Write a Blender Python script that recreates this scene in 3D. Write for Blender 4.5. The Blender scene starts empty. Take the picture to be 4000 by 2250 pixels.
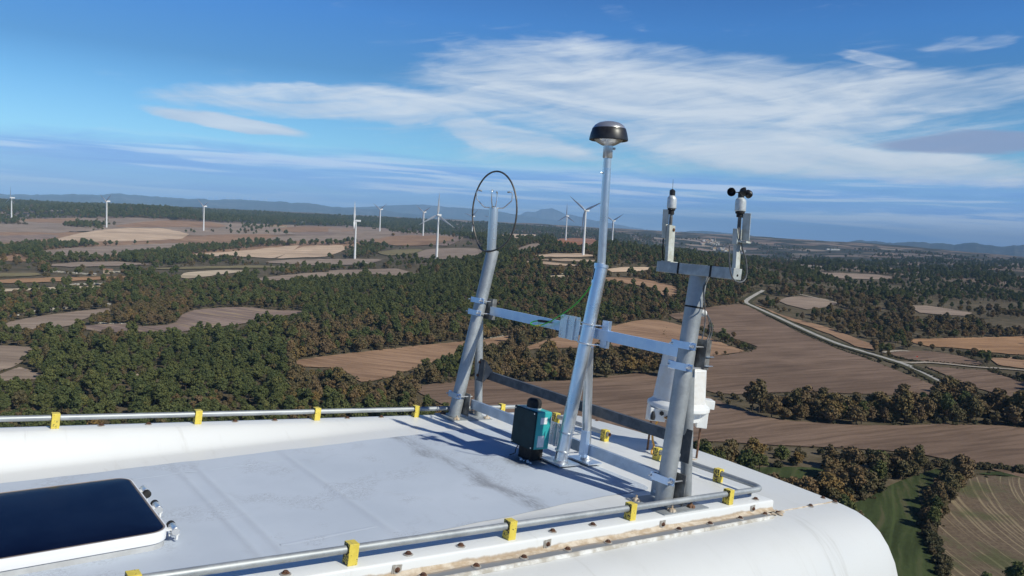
import bpy, bmesh, math, random
import numpy as np
from mathutils import Vector, Matrix
random.seed(11)
rng = np.random.default_rng(11)
sc = bpy.context.scene
col = sc.collection
rad = math.radians

# ------------------------------------------------------------------ camera
FPX = 3000.0                      # focal length in pixels of a 4000 x 2250 frame
CAMZ = 80.0
HAZE = 5.0e-5
roll = rad(3.1)
pitch = math.atan(248.0 * math.cos(roll) / FPX)
fw = np.array([0, math.cos(pitch), -math.sin(pitch)])
r0 = np.array([1.0, 0, 0]); u0 = np.cross(r0, fw)
rt = math.cos(roll) * r0 + math.sin(roll) * u0
up = np.cross(rt, fw)
CAM = np.array([0.0, 0.0, CAMZ])
cam_data = bpy.data.cameras.new('camera')
cam_data.sensor_width = 36.0
cam_data.lens = 36.0 * FPX / 4000.0
cam_data.clip_start = 0.05
cam_data.clip_end = 150000.0
cam = bpy.data.objects.new('camera', cam_data)
col.objects.link(cam)
m = Matrix.Identity(4)
for i in range(3):
    m[i][0] = rt[i]; m[i][1] = up[i]; m[i][2] = -fw[i]; m[i][3] = CAM[i]
cam.matrix_world = m
sc.camera = cam

# ------------------------------------------------------------------ light and exposure
SUN_AZ, SUN_EL = rad(123.5), rad(40.0)
sun_dir = Vector((math.sin(SUN_AZ) * math.cos(SUN_EL), math.cos(SUN_AZ) * math.cos(SUN_EL), math.sin(SUN_EL)))
sd = bpy.data.lights.new('sun', 'SUN'); sd.energy = 4.35; sd.angle = rad(0.53); sd.color = (1.0, 0.975, 0.845)
sun = bpy.data.objects.new('sun', sd); col.objects.link(sun)
sun.rotation_euler = sun_dir.to_track_quat('Z', 'Y').to_euler()
sun.location = (60, -40, 140)
vs = sc.view_settings
vs.view_transform = 'Standard'; vs.look = 'None'; vs.gamma = 1.0; vs.exposure = 0.0
vs.use_curve_mapping = False
sc.cycles.use_denoising = True
sc.cycles.max_bounces = 6
sc.cycles.volume_bounces = 0
sc.cycles.transparent_max_bounces = 8

# ---- node helper
class NT:
    def __init__(s, tree):
        s.t = tree; s.n = tree.nodes; s.l = tree.links
    def node(s, typ, **kw):
        nd = s.n.new(typ)
        for k, v in kw.items(): setattr(nd, k, v)
        return nd
    def put(s, sock, val):
        if isinstance(val, bpy.types.NodeSocket): s.l.new(val, sock)
        elif val is not None:
            if sock.type == 'RGBA' and len(val) == 3: val = (*val, 1.0)
            sock.default_value = val
    def m(s, op, a, b=None, c=None, clamp=False):
        nd = s.node('ShaderNodeMath', operation=op, use_clamp=clamp)
        s.put(nd.inputs[0], a); s.put(nd.inputs[1], b); s.put(nd.inputs[2], c)
        return nd.outputs[0]
    def vm(s, op, a, b=None):
        nd = s.node('ShaderNodeVectorMath', operation=op)
        s.put(nd.inputs[0], a)
        if b is not None: s.put(nd.inputs[1], b)
        return nd.outputs[0]
    def xyz(s, x, y, z):
        nd = s.node('ShaderNodeCombineXYZ')
        s.put(nd.inputs[0], x); s.put(nd.inputs[1], y); s.put(nd.inputs[2], z)
        return nd.outputs[0]
    def sep(s, v):
        nd = s.node('ShaderNodeSeparateXYZ'); s.l.new(v, nd.inputs[0]); return nd.outputs
    def noise(s, vec, scale, detail=4, rough=0.55, dist=0.0, out=0):
        nd = s.node('ShaderNodeTexNoise')
        if vec is not None: s.l.new(vec, nd.inputs['Vector'])
        nd.inputs['Scale'].default_value = scale; nd.inputs['Detail'].default_value = detail
        nd.inputs['Roughness'].default_value = rough; nd.inputs['Distortion'].default_value = dist
        return nd.outputs[out]
    def sstep(s, x, a, b, lo=0.0, hi=1.0):
        nd = s.node('ShaderNodeMapRange', interpolation_type='SMOOTHSTEP')
        s.put(nd.inputs['Value'], x)
        nd.inputs['From Min'].default_value = a; nd.inputs['From Max'].default_value = b
        nd.inputs['To Min'].default_value = lo; nd.inputs['To Max'].default_value = hi
        return nd.outputs['Result']
    def mix(s, fac, a, b, mode='MIX'):
        nd = s.node('ShaderNodeMix', data_type='RGBA', blend_type=mode)
        s.put(nd.inputs[0], fac); s.put(nd.inputs[6], a); s.put(nd.inputs[7], b)
        return nd.outputs[2]
    def ramp(s, fac, stops):
        nd = s.node('ShaderNodeValToRGB')
        cr = nd.color_ramp
        while len(cr.elements) < len(stops): cr.elements.new(0.5)
        for e, (p, c) in zip(cr.elements, stops):
            e.position = p; e.color = (*c, 1.0)
        s.l.new(fac, nd.inputs[0])
        return nd.outputs[0]

# ---- sky
K = 4000.0 / 2576.0
def ray(x, y):
    return fw + rt * (x - 2000.0) / FPX - up * (y - 1125.0) / FPX
def azel(dx, dy):                 # direction of a point of the sky, degrees
    d = ray(dx * K, dy * K); d = d / np.linalg.norm(d)
    return math.degrees(math.atan2(d[0], d[1])), math.degrees(math.asin(d[2]))
SKY_STRENGTH = 0.1
world = bpy.data.worlds.new('World'); sc.world = world; world.use_nodes = True
w = NT(world.node_tree); w.n.clear()
sky = w.node('ShaderNodeTexSky', sky_type='NISHITA')
sky.sun_disc = False; sky.sun_elevation = SUN_EL; sky.sun_rotation = SUN_AZ
sky.altitude = 700; sky.air_density = 1.0; sky.dust_density = 0.4; sky.ozone_density = 3.0
tc = w.node('ShaderNodeTexCoord')
x_, y_, z_ = w.sep(w.vm('NORMALIZE', tc.outputs['Generated']))
az = w.m('MULTIPLY', w.m('ARCTAN2', x_, y_), 57.2958)
el = w.m('MULTIPLY', w.m('ARCSINE', z_), 57.2958)
# the deep, polarised blue of the sky away from the sun, paler towards the horizon
tint = w.ramp(w.sstep(el, 3.0, 40.0), [(0.0, (0.72, 1.14, 1.32)), (0.05, (0.53, 0.96, 1.20)), (0.10, (0.38, 0.76, 1.03)), (0.22, (0.36, 0.82, 1.28)), (0.5, (0.22, 0.52, 1.00)), (1.0, (0.12, 0.27, 0.56))])
base = w.mix(1.0, sky.outputs[0], tint, 'MULTIPLY')
S = 1.0 / SKY_STRENGTH
pos = w.xyz(az, el, 0.0)
warp = w.noise(w.vm('MULTIPLY', pos, (0.10, 0.30, 1.0)), 1.0, 5, 0.6, 0.4, out=1)
wx, wy, wz = w.sep(w.vm('SUBTRACT', warp, (0.5, 0.5, 0.5)))
fine = w.noise(w.xyz(w.m('MULTIPLY', az, 0.075), w.m('MULTIPLY', w.m('ADD', el, w.m('MULTIPLY', az, 0.06)), 0.42), 2.0), 1.0, 7, 0.55, 0.8)
fibre = w.noise(w.xyz(w.m('MULTIPLY', az, 0.16), w.m('MULTIPLY', w.m('ADD', el, w.m('MULTIPLY', az, -0.14)), 1.35), 5.0), 1.0, 8, 0.62, 1.1)
wisp = w.m('ADD', w.m('MULTIPLY', fine, 0.52), w.m('MULTIPLY', fibre, 0.48))
def cloud(p0, p1, halfw, dens, soft=0.75, warpk=1.0):
    """a streak of cirrus between two points of the sky"""
    a0, e0 = azel(*p0); a1, e1 = azel(*p1)
    ac, ec = (a0 + a1) / 2, (e0 + e1) / 2
    La = math.hypot(a1 - a0, e1 - e0) / 2; th = math.atan2(e1 - e0, a1 - a0)
    hw = halfw / 33.7
    da = w.m('SUBTRACT', w.m('ADD', az, w.m('MULTIPLY', wx, 6.0 * warpk)), ac)
    de = w.m('SUBTRACT', w.m('ADD', el, w.m('MULTIPLY', wy, 2.6 * warpk)), ec)
    c_, s_ = math.cos(th), math.sin(th)
    lx = w.m('DIVIDE', w.m('ADD', w.m('MULTIPLY', da, c_), w.m('MULTIPLY', de, s_)), La)
    ly = w.m('DIVIDE', w.m('SUBTRACT', w.m('MULTIPLY', de, c_), w.m('MULTIPLY', da, s_)), hw)
    d2 = w.m('ADD', w.m('MULTIPLY', lx, lx), w.m('MULTIPLY', ly, ly))
    mk = w.sstep(d2, 1.35, 1.35 - 1.3 * soft)
    return w.m('MULTIPLY', mk, dens)
acc = None
CLOUDS = [((340, 228), (1450, 262), 44, 0.86), ((345, 270), (785, 342), 21, 1.35, 0.9, 0.4), ((1050, 150), (2250, 225), 95, 0.80),
          ((1300, 250), (2250, 310), 105, 0.74), ((800, 250), (2850, 290), 165, 0.48), ((1900, 340), (2750, 165), 50, 0.78), ((1100, 315), (1510, 392), 30, 0.85),
          ((1560, 350), (2250, 420), 60, 0.72), ((1800, 395), (2750, 450), 42, 0.95), ((1200, 70), (1520, 92), 11, 0.30),
          ((2080, 118), (2270, 155), 15, 0.50), ((2280, 120), (2560, 75), 18, 0.34), ((1480, 10), (1650, 60), 22, 0.26),
          ((-60, 378), (240, 395), 11, 0.60), ((620, 395), (900, 420), 12, 0.3), ((980, 470), (1130, 482), 7, 0.5), ((1030, 405), (1200, 440), 16, 0.45),
          ((230, 165), (420, 195), 16, 0.18), ((2150, 210), (2700, 230), 60, 0.25)]
for c in CLOUDS:
    mk = cloud(*c)
    acc = mk if acc is None else w.m('MAXIMUM', acc, w.m('ADD', acc, w.m('MULTIPLY', mk, w.m('SUBTRACT', 1.0, acc))))
# thin cirrus over the rest of the sky
gen = w.m('MULTIPLY', w.sstep(w.noise(w.xyz(w.m('MULTIPLY', az, 0.05), w.m('MULTIPLY', el, 0.12), 9.0), 1.0, 4, 0.5, 0.6), 0.50, 0.75), w.sstep(el, 14.0, 45.0, 0.16, 0.05))
acc = w.m('MAXIMUM', acc, gen)
cmask = w.sstep(w.m('ADD', w.m('MULTIPLY', wisp, 1.25), w.m('MULTIPLY', acc, 0.52)), 0.70, 1.26)
ccol = w.mix(w.sstep(fine, 0.35, 0.7), (0.52 * S, 0.64 * S, 0.80 * S), (0.78 * S, 0.85 * S, 0.92 * S))
skyc = w.mix(w.m('MULTIPLY', cmask, 0.90), base, ccol)
# far sheet of shaded altostratus low over the horizon
edge = w.m('ADD', el, w.m('ADD', w.m('MULTIPLY', wy, 1.8), w.m('MULTIPLY', w.m('SUBTRACT', wisp, 0.5), 1.3)))
vn = w.noise(w.xyz(w.m('MULTIPLY', az, 0.045), w.m('MULTIPLY', w.m('ADD', el, w.m('MULTIPLY', az, 0.02)), 0.75), 7.0), 1.0, 5, 0.55, 0.7)
veil = w.m('MULTIPLY', w.sstep(edge, 4.9, 3.5), w.sstep(vn, 0.30, 0.62, 0.72, 1.0))
streak = w.noise(w.xyz(w.m('MULTIPLY', az, 0.07), w.m('MULTIPLY', el, 1.5), 3.0), 1.0, 6, 0.55, 0.8)
vcol = w.ramp(w.sstep(w.m('ADD', w.m('MULTIPLY', streak, 0.55), w.m('MULTIPLY', vn, 0.45)), 0.38, 0.60), [(0.0, (0.185 * S, 0.39 * S, 0.88 * S)), (0.50, (0.26 * S, 0.49 * S, 0.94 * S)), (1.0, (0.62 * S, 0.77 * S, 1.02 * S))])
skyc = w.mix(w.m('MULTIPLY', veil, 0.92), skyc, vcol)
# a grey lens of cloud
lens = w.m('MULTIPLY', cloud((2200, 362), (2700, 360), 22, 1.0, 0.6, 0.5), 0.85)
skyc = w.mix(lens, skyc, (0.30 * S, 0.38 * S, 0.58 * S))
bg = w.node('ShaderNodeBackground'); bg.inputs[1].default_value = SKY_STRENGTH
w.l.new(skyc, bg.inputs[0])
wo = w.node('ShaderNodeOutputWorld'); w.l.new(bg.outputs[0], wo.inputs[0])

# ------------------------------------------------------------------ materials
def mat(name, color, rough=0.6, metal=0.0, spec=0.5, build=None):
    mt = bpy.data.materials.new(name); mt.use_nodes = True
    nt = NT(mt.node_tree); b = nt.n['Principled BSDF']
    b.inputs['Base Color'].default_value = (*color, 1); b.inputs['Roughness'].default_value = rough
    b.inputs['Metallic'].default_value = metal; b.inputs['Specular IOR Level'].default_value = spec
    if build: build(nt, b)
    return mt
def objco(nt): return nt.node('ShaderNodeTexCoord').outputs['Object']
def bump(nt, b, h, strength, dist):
    bp = nt.node('ShaderNodeBump'); bp.inputs['Strength'].default_value = strength; bp.inputs['Distance'].default_value = dist
    nt.l.new(h, bp.inputs['Height']); nt.l.new(bp.outputs[0], b.inputs['Normal'])
def varied(c1, c2, scale, detail=5, rlo=None, rhi=None, bs=0.0, bd=0.002, stretch=(1, 1, 1)):
    def f(nt, b):
        v = nt.vm('MULTIPLY', objco(nt), stretch)
        n = nt.noise(v, scale, detail, 0.6)
        nt.l.new(nt.mix(nt.sstep(n, 0.35, 0.65), c1, c2), b.inputs['Base Color'])
        if rlo is not None: nt.l.new(nt.sstep(n, 0.3, 0.7, rlo, rhi), b.inputs['Roughness'])
        if bs: bump(nt, b, n, bs, bd)
    return f
def gelcoat(nt, b):
    # white glassfibre, lightly soiled
    o = objco(nt)
    n = nt.noise(o, 1.6, 6, 0.6); n2 = nt.noise(nt.vm('MULTIPLY', o, (3.0, 0.6, 1.0)), 5.0, 6, 0.65, 0.6)
    f = nt.m('ADD', nt.sstep(n, 0.50, 0.80, 0, 0.35), nt.sstep(n2, 0.58, 0.80, 0, 0.25))
    c = nt.mix(f, (0.64, 0.645, 0.64), (0.50, 0.50, 0.48))
    run = nt.noise(nt.vm('MULTIPLY', o, (1.0, 0.09, 0.09)), 9.0, 7, 0.65, 0.2); big = nt.noise(o, 0.9, 3, 0.5)
    c = nt.mix(nt.m('MULTIPLY', nt.sstep(run, 0.54, 0.74), nt.sstep(big, 0.40, 0.66, 0.0, 0.5)), c, (0.40, 0.385, 0.345))
    sp = nt.noise(o, 60.0, 3, 0.6)
    c = nt.mix(nt.sstep(sp, 0.68, 0.76, 0, 0.35), c, (0.34, 0.32, 0.29))
    nt.l.new(c, b.inputs['Base Color'])
    nt.l.new(nt.sstep(n, 0.3, 0.7, 0.32, 0.5), b.inputs['Roughness'])
def cover_white(nt, b):
    # gelcoat with brown lichen and water stains along the foot of the near face and scuffs
    o = objco(nt); x, y, z = nt.sep(o)
    n = nt.noise(o, 1.8, 6, 0.6)
    n2 = nt.noise(nt.vm('MULTIPLY', o, (1.0, 3.0, 3.0)), 9.0, 8, 0.7, 0.8)
    f = nt.m('ADD', nt.sstep(n, 0.50, 0.80, 0, 0.22), nt.sstep(n2, 0.60, 0.80, 0, 0.22))
    c = nt.mix(f, (0.73, 0.735, 0.73), (0.54, 0.535, 0.51))
    run = nt.noise(nt.vm('MULTIPLY', o, (1.0, 0.12, 0.12)), 11.0, 7, 0.65, 0.2)
    c = nt.mix(nt.m('MULTIPLY', nt.sstep(run, 0.56, 0.76), nt.sstep(n, 0.40, 0.62, 0.05, 0.5)), c, (0.43, 0.41, 0.37))
    wav = nt.noise(nt.xyz(x, 0.0, 0.0), 4.5, 6, 0.6)
    line = nt.m('ADD', z, nt.m('MULTIPLY', nt.m('SUBTRACT', wav, 0.5), -0.07))
    foot = nt.m('MULTIPLY', nt.sstep(line, -0.045, -0.062), nt.sstep(y, 3.32, 3.307))
    br = nt.mix(nt.noise(o, 22.0, 6, 0.6), (0.30, 0.20, 0.11), (0.52, 0.41, 0.29))
    c = nt.mix(nt.m('MULTIPLY', foot, 0.85), c, br)
    nt.l.new(c, b.inputs['Base Color'])
def coating(nt, b):
    # grey anti-slip paint: weave, scuffs, a long dark smear
    o = objco(nt); x, y, z = nt.sep(o)
    n = nt.noise(o, 1.3, 5, 0.55); n2 = nt.noise(nt.vm('MULTIPLY', o, (1.0, 1.9, 1.0)), 11.0, 10, 0.72, 2.2)
    n3 = nt.noise(o, 2.6, 4, 0.5); n4 = nt.noise(nt.vm('MULTIPLY', o, (5.0, 1.2, 1.0)), 6.0, 8, 0.7, 1.5)
    c = nt.mix(nt.sstep(n, 0.3, 0.7), (0.463, 0.517, 0.602), (0.527, 0.581, 0.667))
    blot = nt.m('MULTIPLY', nt.sstep(nt.noise(o, 3.4, 7, 0.7, 0.8), 0.55, 0.74), 0.35)
    c = nt.mix(blot, c, (0.34, 0.37, 0.42))
    scuff = nt.m('MULTIPLY', nt.sstep(nt.m('ABSOLUTE', nt.m('SUBTRACT', n2, 0.5)), 0.035, 0.0), nt.sstep(n3, 0.50, 0.62))
    c = nt.mix(nt.m('MULTIPLY', scuff, 0.55), c, (0.20, 0.21, 0.24))
    xs = nt.m('ABSOLUTE', nt.m('SUBTRACT', nt.m('ADD', x, nt.m('MULTIPLY', nt.m('SUBTRACT', n3, 0.5), 0.25)), 3.48))
    sm = nt.m('MULTIPLY', nt.sstep(xs, 0.13, 0.01), nt.sstep(nt.m('ADD', n4, nt.m('MULTIPLY', n, 0.6)), 0.58, 0.92))
    c = nt.mix(nt.m('MULTIPLY', sm, 0.75), c, (0.21, 0.22, 0.25))
    for xr in (2.41, 1.615, 1.74):
        d = nt.m('ABSOLUTE', nt.m('SUBTRACT', nt.m('ADD', x, 0.012), xr))
        c = nt.mix(nt.m('MULTIPLY', nt.sstep(d, 0.05, 0.0), nt.sstep(n4, 0.30, 0.75, 0.08, 0.35)), c, (0.42, 0.45, 0.50))
    # ragged dark brown patch round the foot of the teal box
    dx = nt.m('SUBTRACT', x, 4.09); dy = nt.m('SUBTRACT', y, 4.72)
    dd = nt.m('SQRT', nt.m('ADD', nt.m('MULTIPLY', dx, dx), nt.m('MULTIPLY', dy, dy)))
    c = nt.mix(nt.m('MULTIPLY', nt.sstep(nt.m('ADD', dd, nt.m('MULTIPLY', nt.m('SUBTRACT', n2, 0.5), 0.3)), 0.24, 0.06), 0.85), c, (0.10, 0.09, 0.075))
    nt.l.new(c, b.inputs['Base Color'])
    wv = nt.noise(nt.vm('MULTIPLY', o, (1, 1, 1)), 320.0, 2, 0.5)
    bump(nt, b, wv, 0.5, 0.002)
def flange_m(nt, b):
    o = objco(nt); x, y, z = nt.sep(o)
    n = nt.noise(nt.vm('MULTIPLY', o, (1.0, 4.0, 1.0)), 9.0, 8, 0.65)
    t = nt.m('ADD', y, nt.m('MULTIPLY', nt.m('SUBTRACT', n, 0.5), 0.06))
    c = nt.mix(nt.sstep(t, 3.245, 3.285), (0.20, 0.21, 0.23), nt.mix(n, (0.28, 0.19, 0.115), (0.52, 0.41, 0.29)))
    nt.l.new(c, b.inputs['Base Color'])
def yellow_m(nt, b):
    o = objco(nt)
    n = nt.noise(o, 75.0, 6, 0.65, 0.4); n2 = nt.noise(o, 28.0, 3, 0.5)
    g = nt.node('ShaderNodeNewGeometry'); rr = nt.node('ShaderNodeObjectInfo')
    dn = nt.node('ShaderNodeVectorMath', operation='DOT_PRODUCT'); nt.l.new(g.outputs['Normal'], dn.inputs[0]); dn.inputs[1].default_value = (-0.785, -0.614, 0.0)
    wear = nt.m('MULTIPLY', nt.m('MAXIMUM', dn.outputs['Value'], 0.0), 0.14)
    f = nt.sstep(nt.m('ADD', nt.m('ADD', nt.m('ADD', n, wear), nt.m('MULTIPLY', n2, 0.35)), nt.m('MULTIPLY', rr.outputs['Random'], 0.05)), 0.83, 0.86)
    c = nt.mix(nt.sstep(n2, 0.3, 0.7), (0.66, 0.51, 0.07), (0.78, 0.62, 0.10))
    c = nt.mix(nt.sstep(nt.noise(o, 14.0, 5, 0.6), 0.48, 0.70, 0.0, 0.55), c, (0.42, 0.34, 0.12))
    nt.l.new(nt.mix(f, c, (0.035, 0.03, 0.025)), b.inputs['Base Color'])
def zinc(c1, c2, sc_, r1, r2):
    def f(nt, b):
        o = objco(nt)
        v = nt.node('ShaderNodeTexVoronoi'); v.inputs['Scale'].default_value = sc_; nt.l.new(o, v.inputs['Vector'])
        n = nt.noise(o, 5.0, 4, 0.5); s = nt.sep(v.outputs['Color'])
        k = nt.m('ADD', nt.m('MULTIPLY', s[0], 0.10), nt.m('MULTIPLY', n, 0.90))
        nt.l.new(nt.mix(nt.sstep(k, 0.25, 0.75), c1, c2), b.inputs['Base Color'])
        nt.l.new(nt.sstep(k, 0.2, 0.8, r1, r2), b.inputs['Roughness'])
    return f
M = {}
M['white'] = mat('white_gelcoat', (0.8, 0.8, 0.8), 0.4, build=gelcoat)
M['cover'] = mat('cover_gelcoat', (0.8, 0.8, 0.8), 0.42, build=cover_white)
M['coating'] = mat('grey_deck_paint', (0.5, 0.5, 0.52), 0.75, build=coating)
M['flange'] = mat('stained_flange', (0.3, 0.28, 0.25), 0.8, build=flange_m)
M['lip'] = mat('chipped_lip', (0.7, 0.69, 0.65), 0.6, build=varied((0.74, 0.73, 0.70), (0.42, 0.38, 0.32), 14, 7))
M['sealant'] = mat('brown_sealant', (0.4, 0.3, 0.2), 0.85, build=varied((0.42, 0.32, 0.22), (0.60, 0.52, 0.42), 18, 6, bs=0.5, bd=0.004))
M['rust'] = mat('rusty_steel', (0.1, 0.05, 0.03), 0.85, 0.1, build=varied((0.055, 0.025, 0.018), (0.16, 0.075, 0.04), 60, 5))
M['rustlight'] = mat('rusty_rod', (0.2, 0.1, 0.06), 0.8, 0.2, build=varied((0.13, 0.065, 0.04), (0.26, 0.15, 0.09), 40, 5))
M['washer'] = mat('washer_steel', (0.5, 0.48, 0.44), 0.6, 0.4, build=varied((0.55, 0.54, 0.52), (0.38, 0.34, 0.29), 40, 5))
M['yellow'] = mat('chipped_yellow_paint', (0.7, 0.55, 0.05), 0.5, build=yellow_m)
M['galv'] = mat('weathered_galvanised_steel', (0.4, 0.42, 0.43), 0.55, 0.55, build=zinc((0.32, 0.34, 0.355), (0.47, 0.49, 0.50), 60, 0.48, 0.62))
M['zinc'] = mat('new_zinc', (0.7, 0.72, 0.74), 0.35, 0.9, build=zinc((0.72, 0.76, 0.80), (0.86, 0.88, 0.90), 45, 0.24, 0.38))
M['bar'] = mat('galvanised_bar', (0.6, 0.62, 0.64), 0.4, 0.75, build=zinc((0.42, 0.50, 0.60), (0.60, 0.68, 0.78), 30, 0.34, 0.5))
M['skyzinc'] = mat('sky_tinted_zinc', (0.55, 0.70, 0.92), 0.32, 0.85, build=zinc((0.48, 0.64, 0.88), (0.66, 0.78, 0.94), 30, 0.26, 0.4))  # blue of the mirrored sky is put into this zinc's base colour
M['darkbar'] = mat('dull_grey_steel', (0.08, 0.09, 0.105), 0.55, 0.4, build=varied((0.065, 0.075, 0.09), (0.115, 0.125, 0.14), 12, 6))
M['bracket'] = mat('mottled_bracket_steel', (0.2, 0.2, 0.2), 0.65, 0.4, build=varied((0.10, 0.10, 0.10), (0.30, 0.30, 0.29), 9, 5))  # steel mottled between dark and mid grey
M['stainless'] = mat('stainless_steel', (0.72, 0.72, 0.72), 0.3, 0.8, build=varied((0.74, 0.74, 0.73), (0.77, 0.77, 0.76), 6, 2, 0.27, 0.30))
M['alu'] = mat('cast_aluminium', (0.62, 0.64, 0.63), 0.45, 0.35, build=varied((0.55, 0.57, 0.56), (0.68, 0.69, 0.68), 40, 5))
M['paintgrey'] = mat('pale_painted_steel', (0.6, 0.63, 0.60), 0.55, build=varied((0.60, 0.63, 0.60), (0.45, 0.45, 0.39), 14, 6))
M['beam'] = mat('grey_painted_beam', (0.42, 0.45, 0.45), 0.55, 0.2, build=varied((0.50, 0.53, 0.52), (0.36, 0.38, 0.38), 14, 6))
M['black'] = mat('black_plastic', (0.018, 0.018, 0.02), 0.4, build=varied((0.014, 0.014, 0.016), (0.028, 0.027, 0.027), 30, 4))
M['blackmatt'] = mat('black_rubber', (0.015, 0.015, 0.016), 0.75, build=varied((0.010, 0.010, 0.011), (0.025, 0.024, 0.023), 40, 4))
M['teal'] = mat('teal_painted_box', (0.03, 0.36, 0.36), 0.42, build=varied((0.028, 0.34, 0.345), (0.038, 0.39, 0.39), 9, 5))
M['tealshade'] = mat('shaded_teal_front', (0.006, 0.028, 0.036), 0.5, spec=0.2, build=varied((0.005, 0.025, 0.033), (0.008, 0.034, 0.042), 9, 5))  # the box's teal with the shade on its front put into the colour
M['label'] = mat('white_sticker', (0.8, 0.8, 0.8), 0.5, build=varied((0.80, 0.80, 0.80), (0.70, 0.70, 0.69), 30, 4))
M['greycable'] = mat('grey_cable_sheath', (0.12, 0.125, 0.135), 0.5, build=varied((0.10, 0.105, 0.115), (0.16, 0.165, 0.17), 40, 4))
M['orangecable'] = mat('orange_cable_sheath', (0.65, 0.32, 0.06), 0.5, build=varied((0.62, 0.30, 0.05), (0.70, 0.38, 0.10), 30, 4))
def earth(nt, b):
    o = objco(nt); x, y, z = nt.sep(o)
    wv = nt.m('SINE', nt.m('MULTIPLY', nt.m('ADD', nt.m('ADD', y, x), nt.m('MULTIPLY', z, 1.7)), 26.0))
    nt.l.new(nt.mix(nt.sstep(wv, 0.62, 0.75), (0.06, 0.46, 0.03), (0.75, 0.68, 0.05)), b.inputs['Base Color'])
M['earth'] = mat('green_yellow_sheath', (0.05, 0.35, 0.03), 0.4, build=earth)
M['navy'] = mat('dark_hatch_pane', (0.003, 0.006, 0.022), 0.16, spec=0.06, build=varied((0.0025, 0.005, 0.020), (0.004, 0.008, 0.027), 5, 6, 0.13, 0.2))
M['frame'] = mat('anodised_frame', (0.8, 0.8, 0.8), 0.35, 0.05, build=varied((0.78, 0.78, 0.79), (0.84, 0.84, 0.84), 6, 4, stretch=(0.4, 4, 4)))
M['curb'] = mat('grey_curb', (0.5, 0.5, 0.5), 0.6, build=varied((0.46, 0.47, 0.48), (0.38, 0.385, 0.39), 8, 6))
M['bronze'] = mat('bronze_gasket', (0.20, 0.16, 0.13), 0.5, 0.2, build=varied((0.16, 0.13, 0.11), (0.27, 0.21, 0.17), 12, 5))
def lensm(nt, b):
    b.inputs['Transmission Weight'].default_value = 0.22; b.inputs['IOR'].default_value = 1.35
    o = objco(nt); n = nt.noise(o, 12.0, 5, 0.6)
    nt.l.new(nt.mix(nt.sstep(n, 0.35, 0.75), (0.93, 0.92, 0.90), (0.86, 0.82, 0.76)), b.inputs['Base Color'])
M['lens'] = mat('frosted_ribbed_lens', (0.8, 0.79, 0.77), 0.35, build=lensm)
M['lampwhite'] = mat('white_lamp_housing', (0.8, 0.8, 0.79), 0.4, build=varied((0.81, 0.81, 0.80), (0.74, 0.74, 0.72), 8, 5))
M['ringm'] = mat('dull_bronze_ring', (0.12, 0.11, 0.10), 0.5, 0.5, build=varied((0.09, 0.085, 0.08), (0.19, 0.17, 0.15), 14, 5))
M['holeshade'] = mat('painted_hole_shade', (0.01, 0.01, 0.01), 0.9, build=varied((0.008, 0.008, 0.008), (0.014, 0.014, 0.013), 10, 3))  # near-black that paints in the shade of small openings

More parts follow.
